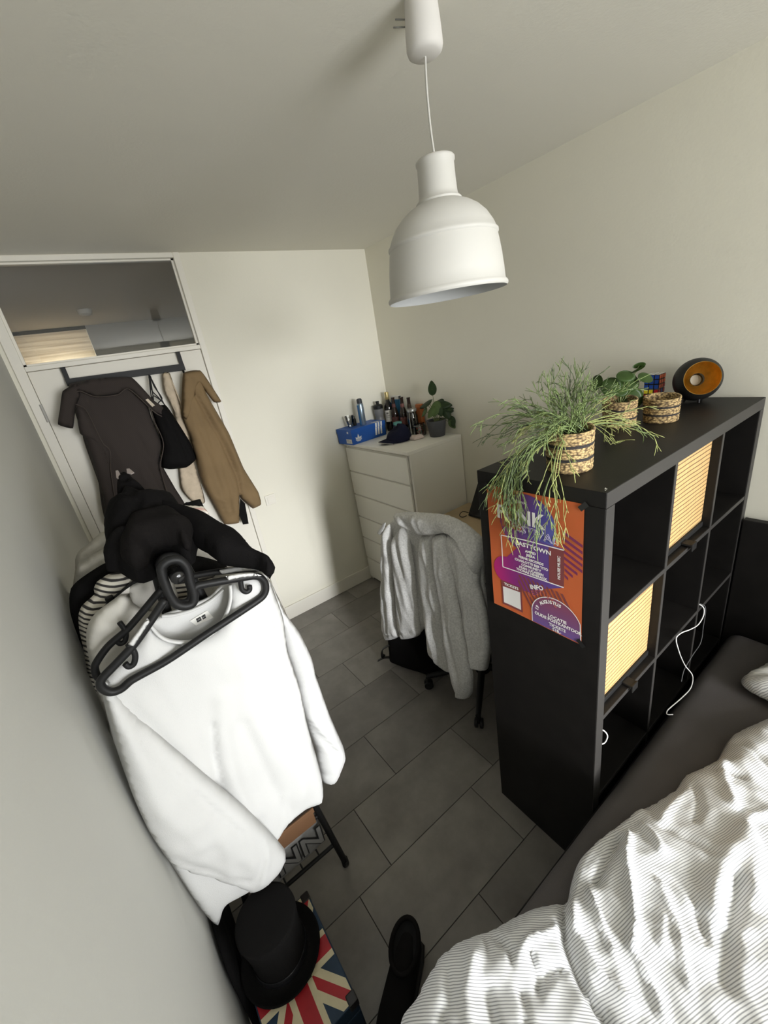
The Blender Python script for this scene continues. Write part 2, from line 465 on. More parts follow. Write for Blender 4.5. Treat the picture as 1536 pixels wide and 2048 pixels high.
D = {
    'brown_body': [(-0.894, 1.938),(-0.795, 1.944),(-0.617, 1.924),(-0.582, 1.824),(-0.588, 1.693),(-0.582, 1.553),(-0.639, 1.425),(-0.657, 1.187),(-0.661, 1.079),(-0.983, 1.18),(-0.958, 1.35),(-0.929, 1.623),(-0.924, 1.749),(-0.915, 1.86)],
    'brown_tail': [(-0.93, 1.677),(-0.95, 1.422),(-0.986, 1.198),(-0.579, 1.098),(-0.597, 1.274),(-0.617, 1.402),(-0.618, 1.519),(-0.807, 1.672)],
    'brown_flapL': [(-0.932, 1.909),(-0.864, 1.933),(-0.868, 1.879),(-0.909, 1.822),(-0.956, 1.727),(-1.008, 1.759),(-0.975, 1.826)],
    'brown_collar': [(-0.932, 1.909),(-0.795, 1.944),(-0.617, 1.924),(-0.554, 1.794),(-0.514, 1.739),(-0.535, 1.692),(-0.568, 1.725),(-0.65, 1.867),(-0.71, 1.849),(-0.809, 1.858),(-0.869, 1.897),(-0.908, 1.859)],
    'brown_lapelL': [(-0.903, 1.839),(-0.871, 1.804),(-0.859, 1.625),(-0.841, 1.579),(-0.874, 1.473),(-0.929, 1.228),(-0.96, 1.194),(-0.883, 1.486),(-0.879, 1.619),(-0.936, 1.694)],
    'black_bag': [(-0.569, 1.751),(-0.496, 1.751),(-0.469, 1.666),(-0.434, 1.515),(-0.434, 1.412),(-0.499, 1.378),(-0.589, 1.393),(-0.63, 1.423),(-0.585, 1.543),(-0.577, 1.67)],
    'net_bag': [(-0.451, 1.916),(-0.412, 1.915),(-0.414, 1.676),(-0.407, 1.631),(-0.438, 1.436),(-0.457, 1.129),(-0.528, 1.154),(-0.562, 1.251),(-0.532, 1.394),(-0.462, 1.686),(-0.472, 1.824)],
    'tan_body': [(-0.352, 1.9),(-0.262, 1.903),(-0.258, 1.763),(-0.199, 1.513),(-0.173, 1.276),(-0.124, 1.092),(-0.129, 1.006),(-0.191, 0.995),(-0.243, 1.08),(-0.253, 1.109),(-0.305, 0.936),(-0.397, 0.958),(-0.41, 1.035),(-0.442, 1.247),(-0.427, 1.569),(-0.433, 1.68)],
    'tan_collar': [(-0.352, 1.9),(-0.262, 1.903),(-0.24, 1.856),(-0.196, 1.712),(-0.24, 1.716),(-0.29, 1.833),(-0.355, 1.728),(-0.412, 1.648),(-0.433, 1.68)],
    'tan_strap': [(-0.253, 1.09),(-0.233, 1.05),(-0.249, 0.907),(-0.286, 0.915),(-0.289, 0.99)],
    'strap_lines': [(-0.526, 1.918),(-0.571, 1.772),(-0.52, 1.782),(-0.496, 1.751)],
    'shirt_body': [(-1.058, 1.279),(-1.009, 1.318),(-0.945, 1.358),(-0.929, 1.365),(-0.925, 1.341),(-0.912, 1.317),(-0.888, 1.296),(-0.861, 1.283),(-0.831, 1.281),(-0.801, 1.29),(-0.774, 1.317),(-0.756, 1.349),(-0.747, 1.382),(-0.705, 1.388),(-0.657, 1.375),(-0.649, 1.322),(-0.645, 1.224),(-0.659, 1.121),(-0.658, 0.973),(-0.668, 0.839),(-0.672, 0.644),(-0.682, 0.557),(-0.702, 0.523),(-0.759, 0.55),(-0.812, 0.549),(-0.876, 0.5),(-0.955, 0.422),(-1.016, 0.428),(-1.04, 0.437),(-1.067, 0.397),(-1.089, 0.383),(-1.1, 0.485),(-1.106, 0.671),(-1.109, 0.843),(-1.099, 1.018),(-1.083, 1.151)],
    'shirt_sleeve_near': [(-1.049, 1.312),(-1.04, 1.287),(-1.033, 1.233),(-1.003, 1.114),(-0.96, 0.967),(-0.906, 0.776),(-0.868, 0.608),(-0.851, 0.51),(-0.855, 0.482),(-0.886, 0.454),(-0.944, 0.448),(-0.976, 0.468),(-1.001, 0.534),(-1.058, 0.658),(-1.096, 0.751),(-1.102, 0.884),(-1.094, 1.025),(-1.072, 1.177),(-1.061, 1.255)],
    'shirt_inner': [(-0.936, 1.35),(-0.896, 1.357),(-0.852, 1.352),(-0.792, 1.351),(-0.744, 1.374),(-0.721, 1.348),(-0.751, 1.294),(-0.8, 1.242),(-0.853, 1.235),(-0.904, 1.262),(-0.935, 1.301)],
    'neck_front': [(-0.93, 1.374),(-0.924, 1.346),(-0.912, 1.323),(-0.888, 1.302),(-0.861, 1.289),(-0.831, 1.287),(-0.802, 1.296),(-0.775, 1.323),(-0.757, 1.354),(-0.748, 1.387)],
    'neck_back': [(-0.905, 1.358),(-0.878, 1.347),(-0.839, 1.34),(-0.795, 1.343),(-0.758, 1.357)],
    'label': [(-0.854, 1.314),(-0.81, 1.32),(-0.802, 1.294),(-0.845, 1.295)],
    'label_sq1': [(-0.84, 1.312),(-0.829, 1.313),(-0.829, 1.302),(-0.84, 1.301)],
    'label_sq2': [(-0.827, 1.313),(-0.817, 1.314),(-0.818, 1.303),(-0.826, 1.302)],
    'shirt_sleeve_far': [(-0.641, 1.341),(-0.627, 1.282),(-0.618, 1.191),(-0.592, 1.103),(-0.577, 0.991),(-0.58, 0.928),(-0.571, 0.746),(-0.554, 0.575),(-0.559, 0.528),(-0.593, 0.482),(-0.627, 0.461),(-0.658, 0.486),(-0.661, 0.536),(-0.649, 0.648),(-0.654, 0.791),(-0.647, 0.955),(-0.649, 1.073),(-0.64, 1.195),(-0.653, 1.287)],
    'h_ring': [(-0.872, 1.502),(-0.853, 1.514),(-0.831, 1.507),(-0.821, 1.483),(-0.825, 1.444),(-0.827, 1.409),(-0.838, 1.389),(-0.857, 1.391),(-0.872, 1.407),(-0.877, 1.441)],
    'h_line': [(-0.885, 1.429),(-0.966, 1.363),(-1.012, 1.336),(-1.046, 1.317),(-1.052, 1.3),(-1.043, 1.28),(-1.025, 1.275),(-1.001, 1.283),(-0.928, 1.288),(-0.836, 1.305),(-0.736, 1.322),(-0.69, 1.332),(-0.676, 1.347),(-0.674, 1.372),(-0.688, 1.392),(-0.731, 1.406),(-0.815, 1.429),(-0.827, 1.425)],
    'h2_ring': [(-0.871, 1.478),(-0.852, 1.49),(-0.828, 1.482),(-0.817, 1.456),(-0.821, 1.414),(-0.824, 1.376),(-0.836, 1.354),(-0.856, 1.356),(-0.873, 1.373),(-0.879, 1.41)],
    'h_hook_a': [(-0.979, 1.367),(-0.976, 1.338),(-0.985, 1.318),(-0.995, 1.316),(-0.999, 1.327)],
    'h_hook_b': [(-0.725, 1.403),(-0.729, 1.375),(-0.722, 1.364),(-0.713, 1.365),(-0.71, 1.376)],
    'h2_a': [(-0.884, 1.414),(-0.975, 1.354),(-1.023, 1.333),(-1.058, 1.305),(-1.065, 1.288),(-1.065, 1.27),(-1.052, 1.25)],
    'h2_b': [(-0.825, 1.417),(-0.807, 1.414),(-0.749, 1.398),(-0.67, 1.367),(-0.651, 1.345),(-0.65, 1.319)],
    'tee': [(-0.942, 1.419),(-0.98, 1.405),(-1.024, 1.39),(-1.045, 1.373),(-1.059, 1.35),(-1.072, 1.309),(-1.091, 1.213),(-1.107, 1.092),(-1.143, 0.842),(-0.801, 0.482),(-0.622, 0.567),(-0.59, 0.999),(-0.606, 1.201),(-0.636, 1.321),(-0.723, 1.37),(-0.801, 1.337),(-0.919, 1.334),(-0.935, 1.349),(-0.95, 1.376),(-0.949, 1.404)],
    'tee_inner': [(-0.951, 1.397),(-0.919, 1.403),(-0.878, 1.397),(-0.853, 1.39),(-0.854, 1.316),(-0.908, 1.292),(-0.942, 1.323),(-0.958, 1.354)],
    'stripe': [(-0.929, 1.415),(-0.972, 1.434),(-1.008, 1.424),(-1.019, 1.411),(-1.022, 1.396),(-1.056, 1.379),(-1.071, 1.359),(-1.084, 1.319),(-1.095, 1.263),(-1.128, 1.116),(-1.139, 0.936),(-0.738, 0.701),(-0.634, 1.072),(-0.693, 1.275),(-0.803, 1.346)],
    'dark_knit': [(-0.94, 1.416),(-0.98, 1.432),(-1.028, 1.42),(-1.055, 1.41),(-1.074, 1.397),(-1.087, 1.372),(-1.099, 1.334),(-1.106, 1.287),(-1.11, 1.249),(-1.134, 1.138),(-1.175, 0.873),(-0.728, 0.735),(-0.651, 1.134),(-0.69, 1.291),(-0.776, 1.366)],
    'grey_near': [(-0.929, 1.426),(-0.969, 1.443),(-1.008, 1.437),(-1.044, 1.426),(-1.058, 1.405),(-1.067, 1.382),(-1.119, 1.251),(-1.152, 0.981),(-0.614, 0.707),(-0.565, 1.11),(-0.643, 1.293),(-0.779, 1.389)],
    'grey_far': [(-0.913, 1.447),(-0.956, 1.465),(-0.977, 1.463),(-1.007, 1.447),(-1.045, 1.429),(-1.061, 1.408),(-1.071, 1.38),(-1.146, 1.214),(-1.171, 0.919),(-0.639, 0.79),(-0.568, 1.184),(-0.642, 1.322),(-0.778, 1.434)],
    'PL_V': [-0.0, 0.9326, 0.361],
    'pile': [(-0.075, 0.197),(-0.051, 0.209),(-0.022, 0.229),(0.008, 0.23),(0.033, 0.194),(0.063, 0.18),(0.082, 0.188),(0.095, 0.165),(0.084, 0.109),(0.06, 0.07),(0.079, 0.04),(0.088, -0.02),(0.073, -0.054),(0.059, -0.083),(0.042, -0.082),(0.013, -0.037),(-0.008, -0.038),(-0.028, -0.082),(-0.063, -0.082),(-0.078, -0.058),(-0.095, -0.019),(-0.115, -0.003),(-0.112, 0.038),(-0.102, 0.069),(-0.093, 0.135)],
    'pile_sleeve': [(0.031, 0.16),(0.072, 0.124),(0.082, 0.107),(0.13, 0.046),(0.16, -0.016),(0.184, -0.063),(0.191, -0.146),(0.216, -0.187),(0.209, -0.206),(0.187, -0.222),(0.173, -0.174),(0.108, -0.131),(0.089, -0.074),(0.073, -0.035),(0.051, 0.05),(0.024, 0.096)],
    'pile_pocket': [(-0.073, -0.013),(-0.036, 0.065),(-0.012, 0.074),(0.043, 0.072),(0.067, 0.052),(0.08, 0.005),(0.088, -0.02),(0.061, -0.084),(0.047, -0.086),(0.042, -0.06),(0.012, -0.04),(-0.012, -0.043),(-0.03, -0.083),(-0.059, -0.084),(-0.075, -0.05)],
    'pile_lump': [(-0.036, 0.219),(-0.015, 0.296),(0.008, 0.292),(0.018, 0.254),(0.03, 0.191),(-0.006, 0.199)],
    'pile_paper': [(0.086, 0.124),(0.141, 0.079),(0.143, 0.038),(0.086, 0.104)],
    'pile_flap': [(0.103, 0.124),(0.145, 0.12),(0.141, 0.079),(0.095, 0.116)],
    'pile_white': [(-0.017, 0.294),(-0.011, 0.293),(-0.01, 0.272),(-0.019, 0.25),(-0.022, 0.257)],
    'pile_white2': [(0.009, 0.286),(0.016, 0.284),(0.022, 0.257),(0.014, 0.254),(0.006, 0.264)],
    'hood_back': [(-0.332, 0.991),(-0.231, 1.076),(-0.129, 1.12),(0.141, 1.147),(0.24, 1.095),(0.314, 1.029),(0.33, 1.014),(0.323, 0.936),(0.333, 0.771),(0.334, 0.626),(0.298, 0.463),(0.23, 0.443),(0.068, 0.303),(-0.004, 0.274),(-0.105, 0.321),(-0.105, 0.476),(-0.164, 0.413),(-0.227, 0.346),(-0.35, 0.268),(-0.372, 0.341),(-0.383, 0.41),(-0.31, 0.753),(-0.281, 0.951)],
    'hood': [(-0.175, 1.126),(-0.058, 1.162),(0.166, 1.202),(0.268, 1.191),(0.351, 1.151),(0.364, 1.106),(0.355, 1.037),(0.318, 0.981),(0.294, 1.047),(0.252, 1.111),(0.182, 1.125),(0.092, 1.091),(0.004, 1.066),(-0.078, 1.066),(-0.142, 1.091)],
    'hd_sleeve_l': [(-0.311, 0.996),(-0.246, 1.053),(-0.248, 0.968),(-0.279, 0.8),(-0.325, 0.528),(-0.333, 0.354),(-0.338, 0.309),(-0.417, 0.239),(-0.487, 0.199),(-0.507, 0.287),(-0.472, 0.458),(-0.399, 0.726),(-0.34, 0.927)],
    'hd_panel_l': [(-0.237, 0.971),(-0.149, 1.065),(-0.109, 1.009),(-0.104, 0.864),(-0.125, 0.621),(-0.137, 0.437),(-0.205, 0.368),(-0.32, 0.294),(-0.333, 0.379),(-0.298, 0.617),(-0.268, 0.846)],
    'hd_panel_m': [(-0.012, 1.049),(0.073, 1.074),(0.068, 0.902),(0.078, 0.717),(0.08, 0.515),(0.086, 0.325),(0.016, 0.306),(-0.083, 0.352),(-0.075, 0.501),(-0.061, 0.72),(-0.046, 0.891)],
    'hd_sleeve_r': [(0.095, 1.086),(0.167, 1.112),(0.181, 1.019),(0.198, 0.842),(0.219, 0.668),(0.233, 0.546),(0.248, 0.42),(0.233, 0.31),(0.201, 0.249),(0.159, 0.217),(0.123, 0.213),(0.126, 0.269),(0.109, 0.325),(0.098, 0.534),(0.098, 0.747),(0.092, 0.93)],
    'hd_panel_r': [(0.15, 1.101),(0.254, 1.09),(0.326, 1.02),(0.318, 0.93),(0.347, 0.786),(0.348, 0.643),(0.313, 0.483),(0.238, 0.451),(0.218, 0.534),(0.204, 0.657),(0.179, 0.855)],
    'duvet_far_left': [(-0.794, -0.001),(-0.778, 0.01),(-0.743, 0.007),(-0.692, 0.019),(-0.648, 0.022),(-0.603, 0.014),(-0.554, -0.008),(-0.518, -0.026),(-0.454, -0.047),(-0.4, -0.07),(-0.334, -0.109)],
    'duvet_far_right': [(-0.288, -0.095),(-0.237, -0.083),(-0.161, -0.093),(-0.095, -0.108),(0.011, -0.129),(0.065, -0.147),(0.149, -0.168),(0.203, -0.168),(0.272, -0.194),(0.329, -0.211),(0.437, -0.209),(0.51, -0.229),(0.606, -0.267)],
}
# ------------------------------------------------------------------ shelving unit (3 x 4 cubes)
KX, KD, KH = 1.12, .39, 1.47
k = thing('cube_shelf', 'black-brown cube shelving unit standing beside the bed with plants on top', 'shelf unit', (KX / 2, KD / 2, 0))
obj('top_panel', mbox((0, 0, KH - .04), (KX, KD, KH), .0015), m_black, k)
obj('bottom_panel', mbox((.04, 0, 0), (KX - .04, KD, .04), .0015), m_black, k)
for x0 in (0, KX - .04):
    obj('side_panel', mbox((x0, 0.0005, 0), (x0 + .04, KD - .0005, KH - .0405), .0015), m_black, k)
for i in range(3):
    z = .04 + .335 * (i + 1) + .0165 * i
    obj('shelf', mbox((.04, .001, z), (KX - .04, KD - .02, z + .0165), .001), m_black, k)
for x0 in (.375, .7265):
    for i in range(4):
        z = .04 + (.335 + .0165) * i
        obj('divider', mbox((x0, .0015, z), (x0 + .0165, KD - .02, z + .335), .001), m_black, k)
obj('back_panel', mbox((.04, KD - .018, .04), (KX - .04, KD - .006, KH - .04)), m_dark, k)
# front edges carry a slightly lighter edging strip
bm = NB()
box(bm, (0.001, -.0008, 0), (.0395, .001, KH - .041)); box(bm, (KX - .0395, -.0008, 0), (KX - .001, .001, KH - .041)); box(bm, (0.001, -.0008, KH - .0395), (KX - .001, .001, KH - .001))
obj('front_edging', bm, m_blackedge, k)
bm = NB()
for i in range(3):
    z = .04 + .335 * (i + 1) + .0165 * i
    box(bm, (.041, 0.0002, z + .0005), (KX - .041, .0012, z + .016))
for x0 in (.375, .7265): box(bm, (x0 + .0005, .0006, .041), (x0 + .016, .0017, KH - .041))
obj('shelf_edging', bm, m_blackedge, k)
bm = NB(); r = random.Random(2)
for i in range(5):
    a = .018 + r.uniform(-.006, .008); b2 = .012 + r.uniform(-.003, .005)
    box(bm, (a, b2, KH), (a + .004, b2 + .0015, KH + .0004), M=None)
obj('edge_chip', bm, mat('chipped_veneer', (.7, .68, .62), .7), k, label='small pale chip near the front corner')

# bamboo fronts
def bamboo_material():
    m, n, L, b = node_mat('bamboo_mat', .55)
    tc = n.new('ShaderNodeTexCoord'); sp = n.new('ShaderNodeSeparateXYZ'); L.new(tc.outputs['Object'], sp.inputs[0])
    def band(src, per, w):
        nz = n.new('ShaderNodeTexNoise'); nz.inputs['Scale'].default_value = 9; nz.inputs['Detail'].default_value = 0
        L.new(tc.outputs['Object'], nz.inputs['Vector'])
        ad = n.new('ShaderNodeMath'); ad.operation = 'MULTIPLY_ADD'; ad.inputs[1].default_value = .006; L.new(nz.outputs['Fac'], ad.inputs[0]); L.new(src, ad.inputs[2])
        a = n.new('ShaderNodeMath'); a.operation = 'MULTIPLY'; a.inputs[1].default_value = 1 / per; L.new(ad.outputs[0], a.inputs[0])
        p = n.new('ShaderNodeMath'); p.operation = 'PINGPONG'; p.inputs[1].default_value = .5; L.new(a.outputs[0], p.inputs[0])
        q = n.new('ShaderNodeMapRange'); q.inputs['From Min'].default_value = w; q.inputs['From Max'].default_value = w + .07; L.new(p.outputs[0], q.inputs['Value'])
        return q.outputs['Result']
    h = band(sp.outputs['Z'], .0152, .07); v = band(sp.outputs['X'], .0085, .03)
    nz = n.new('ShaderNodeTexNoise'); nz.inputs['Scale'].default_value = 3; mp = n.new('ShaderNodeMapping'); mp.inputs['Scale'].default_value = (60, 1, 5)
    L.new(tc.outputs['Object'], mp.inputs[0]); L.new(mp.outputs[0], nz.inputs['Vector'])
    cr = n.new('ShaderNodeValToRGB'); cr.color_ramp.elements[0].position = .3; cr.color_ramp.elements[0].color = (.46, .285, .110, 1); cr.color_ramp.elements[1].position = .7; cr.color_ramp.elements[1].color = (.60, .405, .185, 1)
    L.new(nz.outputs['Fac'], cr.inputs[0])
    m1 = n.new('ShaderNodeMix'); m1.data_type = 'RGBA'; m1.inputs['A'].default_value = (.40, .23, .08, 1); L.new(cr.outputs[0], m1.inputs['B']); L.new(v, m1.inputs['Factor'])
    m2 = n.new('ShaderNodeMix'); m2.data_type = 'RGBA'; m2.inputs['A'].default_value = (.10, .05, .02, 1); L.new(m1.outputs['Result'], m2.inputs['B']); L.new(h, m2.inputs['Factor'])
    L.new(m2.outputs['Result'], b.inputs['Base Color'])
    bp = n.new('ShaderNodeBump'); bp.inputs['Strength'].default_value = .3; bp.inputs['Distance'].default_value = .001; L.new(h, bp.inputs['Height']); L.new(bp.outputs[0], b.inputs['Normal'])
    return m
m_bamboo = bamboo_material()
def bamboo_box(x0, z0, lab):
    t = thing('storage_box', lab, 'storage box', (x0 + .1675, .17, z0), 'bamboo fronted boxes in the black shelf')
    zb = z0 + .022
    obj('bamboo_front', mbox((x0 + .002, .026, zb), (x0 + .333, .034, z0 + .322), .002), m_bamboo, t, label='bamboo mat front with dark stitched lines')
    bm = NB(); y1 = .34
    box(bm, (x0 + .002, .0345, z0 + .002), (x0 + .333, .042, z0 + .322)); box(bm, (x0 + .002, .042, z0 + .002), (x0 + .333, y1, z0 + .01))
    box(bm, (x0 + .002, .042, z0 + .01), (x0 + .010, y1, z0 + .31)); box(bm, (x0 + .325, .042, z0 + .01), (x0 + .333, y1, z0 + .31)); box(bm, (x0 + .002, y1 - .008, z0 + .01), (x0 + .333, y1, z0 + .31))
    obj('body', bm, m_dark, t)
    obj('lower_rail', mbox((x0 + .003, .020, z0 + .002), (x0 + .332, .034, zb - .001), .002), m_blk_plastic, t)
    bm = NB(); box(bm, (x0 + .150, -.012, z0 + .004), (x0 + .185, .021, z0 + .012), .002); box(bm, (x0 + .150, -.014, z0 - .012), (x0 + .185, -.008, z0 + .014), .002)
    obj('pull_tab', bm, mat('black_leather_tab', (.010, .0095, .009), .5, spec=.3), t)
bamboo_box(.3915, 1.0945, 'bamboo-fronted box in the top middle cube of the black shelf')
bamboo_box(.04, .743, 'bamboo-fronted box in the left cube of the second row')

# ------------------------------------------------------------------ chest of drawers
dx0, dx1, dy0, dy1, dh = .65, 1.125, 1.556, 2.340, 1.23
d = thing('chest_of_drawers', 'tall white chest of six drawers in the far corner of the room', 'dresser', ((dx0 + dx1) / 2, (dy0 + dy1) / 2, 0))
obj('top_panel', mbox((dx0 - .006, dy0, dh - .022), (dx1, dy1, dh), .0015), m_white_furn, d)
bm = NB()
box(bm, (dx0 + .012, dy0 + .002, 0), (dx1, dy0 + .022, dh - .0225), .001); box(bm, (dx0 + .012, dy1 - .022, 0), (dx1, dy1 - .002, dh - .0225), .001)
box(bm, (dx1 - .012, dy0 + .022, 0), (dx1, dy1 - .022, dh - .023)); box(bm, (dx0 + .022, dy0 + .022, .005), (dx1, dy1 - .022, .05))
obj('carcass', bm, m_white_furn, d)
nd = 6; zb = .03; step = (dh - .028 - zb) / nd
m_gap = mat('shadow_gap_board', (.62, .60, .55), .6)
for i in range(nd):
    z0 = zb + i * step; z1 = z0 + step - .013
    dr = obj('drawer', mbox((dx0 - .002, dy0 + .026, z0), (dx0 + .0155, dy1 - .004, z1), .0015), m_white_furn, d)
    obj('grip_rail', mbox((dx0 + .006, dy0 + .024, z1 + .0006), (dx0 + .016, dy1 - .024, z1 + .0125)), m_gap, d)
    obj('drawer_box', mbox((dx0 + .02, dy0 + .03, z0 + .01), (dx1 - .05, dy1 - .03, z1 - .02)), m_gap, dr)

# ------------------------------------------------------------------ desk behind the shelf
m_wood = mat('light_oak_laminate', (.47, .36, .22), .5, var=.12, vscale=6)
t = thing('desk', 'desk with a light wood top behind the black shelf', 'desk', (.86, 1.0, 0))
obj('desk_top', mbox((.56, .42, .705), (1.12, 1.535, .73), .002), m_wood, t)
for x, y in ((.60, .46), (1.08, .46), (.60, 1.49), (1.08, 1.49)):
    bm = NB(); tube(bm, [(x, y, 0), (x, y, .705)], .018, 12); obj('leg', bm, m_blk_metal, t, True, sharp=40)

# ------------------------------------------------------------------ bed
t = thing('bed', 'black-brown bed frame with a headboard against the right wall', 'bed', (.08, -.72, 0))
obj('headboard', mbox((XR - .045, -1.46, 0), (XR - .012, -.006, .99), .003), m_black, t)
for y0 in (-.030, -1.455): obj('side_rail', mbox((-.93, y0, .08), (XR - .046, y0 + .022, .36), .003), m_black, t)
obj('footboard', mbox((-.955, -1.455, .08), (-.931, -.008, .36), .003), m_black, t)
obj('slat_base', mbox((-.93, -1.432, .22), (XR - .046, -.031, .245)), m_black, t)
for x, y in ((-.91, -.04), (-.91, -1.42)): obj('leg', mbox((x - .02, y - .02, 0), (x + .02, y + .02, .08)), m_black, t)

m_sheet = mat('dark_grey_sheet', (.082, .074, .072), .85, var=.08, vscale=5, bump=.3, bscale=400)
bm = NB(); box(bm, (-.925, -1.425, .246), (1.08, -.034, .475), .05, 5)
bmesh.ops.subdivide_edges(bm, edges=[e for e in bm.edges if e.calc_length() > .3], cuts=40, use_grid_fill=True)
for v in bm.verts:
    if v.co.z > .4:
        v.co.z += .008 * noise.noise(Vector((v.co.x * 3, v.co.y * 5, 1))) + .004 * noise.noise(Vector((v.co.x * 9, v.co.y * 12, 4)))
mt = obj('mattress', bm, m_sheet, smooth=True)
tag(mt, 'mattress in a dark grey fitted sheet on the black bed', 'mattress')
# ------------------------------------------------------------------ pendant lamp
PX, PY, PZ = -.014, .433, 1.955
m_lampw = mat('white_lamp_silicone', (.53, .52, .485), .55)
m_lampin = mat('lamp_inside', (.50, .51, .51), .7)
t = thing('pendant_lamp', 'white bell-shaped pendant lamp hanging from the ceiling on a thin cord', 'ceiling lamp', (PX, PY, PZ))
bm = NB()
outer = [(.1535, 0), (.1565, .004), (.1565, .009), (.1535, .013), (.1505, .016), (.1485, .04), (.1445, .075), (.1395, .105), (.1365, .118),
         (.139, .121), (.139, .126), (.1350, .1295), (.128, .145), (.115, .165), (.098, .182), (.080, .194), (.064, .2015), (.056, .205), (.0565, .209), (.0535, .212),
         (.0490, .216), (.0470, .225), (.0455, .25), (.0445, .275), (.0445, .284), (.0468, .287), (.0468, .292), (.044, .295), (.02, .297), (.004, .2975), (0, .2975)]
lathe(bm, outer, 64, T(PX, PY, PZ))
obj('shade', bm, m_lampw, t, True, sharp=50)
bm = NB()
inner = [(.1535, 0), (.150, .003), (.1465, .04), (.1425, .075), (.1345, .118), (.126, .143), (.112, .163), (.09, .184), (.06, .199), (.0, .203)]
lathe(bm, inner, 64, T(PX, PY, PZ)); obj('shade_lining', bm, m_lampin, t, True)
bm = NB(); lathe(bm, [(0, .205), (.02, .205), (.02, .15), (.014, .148), (0, .148)], 20, T(PX, PY, PZ)); obj('socket', bm, m_lampw, t, True, sharp=40)
bm = NB(); cp = catmull([(PX, PY, PZ + .297), (PX - .003, PY + .002, PZ + .36), (PX - .004, PY + .001, PZ + .43), (PX, PY, PZ + .49)], n=6)
tube(bm, cp, .0026, 8); obj('cord', bm, m_lampw, t, True)
bm = NB(); lathe(bm, [(0, .480), (.012, .480), (.030, .482), (.038, .487), (.0405, .495), (.0395, .52), (.037, .55), (.035, .5755), (0, .5755)], 36, T(PX, PY, PZ))
obj('ceiling_rose', bm, mat('rose_plastic', (.63, .61, .58), .7), t, True, sharp=45)
bm = NB()
for dz, l in ((.536, .03), (.548, .024)):
    tube(bm, [(PX - .026, PY + .022, PZ + dz), (PX - .026 - l * .8, PY + .022 + l * .6, PZ + dz + .004)], .0014, 6)
obj('rose_hook', bm, mat('dull_wire', (.2, .2, .19), .5), t, True)

# ------------------------------------------------------------------ light switch
bm = NB(); box(bm, (-.066, YB - .012, .948), (.010, YB, 1.022), .004, 3)
sw = obj('light_switch', bm, m_trim); tag(sw, 'white square light switch on the wall beside the door', 'switch')
obj('rocker', mbox((-.052, YB - .016, .962), (-.004, YB - .011, 1.008), .002), m_trim, sw)

# ------------------------------------------------------------------ things on the door
t = thing('door_hook_rack', 'black over-door hook rail hung across the top of the white door', 'hook rail', (-.61, 2.335, 1.95))
def skew_bar(bm, x0, x1, z0a, z1a, z0b, z1b, y0, y1):
    A = [bm.verts.new(p) for p in ((x0, y0, z0a), (x1, y0, z0b), (x1, y0, z1b), (x0, y0, z1a))]
    B = [bm.verts.new(p) for p in ((x0, y1, z0a), (x1, y1, z0b), (x1, y1, z1b), (x0, y1, z1a))]
    bm.faces.new(A); bm.faces.new(B[::-1])
    for i in range(4): bm.faces.new((A[i], B[i], B[(i + 1) % 4], A[(i + 1) % 4]))
bm = NB(); skew_bar(bm, -.905, -.316, 1.932, 1.966, 1.918, 1.956, 2.328, 2.334); obj('rail', bm, m_blk_metal, t)
for x in (-.893, -.327):
    bm = NB(); box(bm, (x - .011, 2.3345, 1.93), (x + .011, 2.340, 2.0235)); box(bm, (x - .011, 2.3345, 2.0215), (x + .011, YB + .02, 2.0235)); obj('door_strap', bm, m_blk_metal, t)
for x in (-.80, -.71, -.62, -.518, -.425, -.335):
    bm = NB(); z = 1.934 - (x + .9) * .02
    tube(bm, catmull([(x, 2.327, z - .002), (x, 2.318, z - .018), (x, 2.303, z - .022), (x, 2.296, z - .012), (x, 2.295, z - .002)], n=4), .0035, 8); obj('hook', bm, m_blk_metal, t, True)

FY = ((1, 0, 0), (0, 0, 1), (0, -1, 0))        # facing -y: U, V, N
def P3(a, b, y): return (a, y, b)
m_cord = stripe_mat('brown_corduroy', (.034, .025, .021), (.020, .0145, .012), .0045, .4, (1, 0, .06), rough=.9, soft=.2)
m_cord_pl = mat('brown_corduroy_edge', (.048, .037, .031), .9)
t = thing('corduroy_jacket', 'dark brown corduroy jacket hanging by its collar at the left of the door', 'jacket', (-.76, 2.27, 1.3))
def dp(name, O_y, th, ed, m, par, folds=(), nz=((6, .008), (18, .0025)), lab=None, **kw):
    kw.setdefault('tk', .18)
    return obj(name, puff(kw.pop('poly'), (0, O_y, 0), *FY, thick=th, edge=ed, folds=folds, nz=nz, **kw), m, par, True, lab)
dp('body', 2.285, .024, .035, m_cord, t, drape=((20, 3, .006),), poly=D['brown_tail'], folds=(([(-.90, 1.6), (-.93, 1.2)], .012, -.010), ([(-.66, 1.5), (-.60, 1.15)], .012, -.010)))
dp('back', 2.262, .030, .035, m_cord, t, drape=((16, 3, .006),), poly=D['brown_body'], folds=(([(-.70, 1.8), (-.655, 1.1)], .010, -.006), ([(-.85, 1.75), (-.80, 1.5), (-.84, 1.2)], .03, .012), ([(-.72, 1.45), (-.74, 1.15)], .03, .012)))
dp('front_edge', 2.240, .02, .02, m_cord, t, poly=D['brown_lapelL'])
dp('collar', 2.228, .022, .016, m_cord, t, poly=D['brown_collar'], folds=(([(-.80, 1.90), (-.65, 1.89), (-.56, 1.77)], .01, .004),))
dp('collar_flap', 2.225, .018, .016, m_cord, t, poly=D['brown_flapL'])
bm = NB()
ed = D['brown_collar'][4:] 
tube(bm, catmull([P3(a, b, 2.213) for a, b in D['brown_collar'][5:]], n=6), .0035, 6); obj('collar_piping', bm, m_cord_pl, t, True)
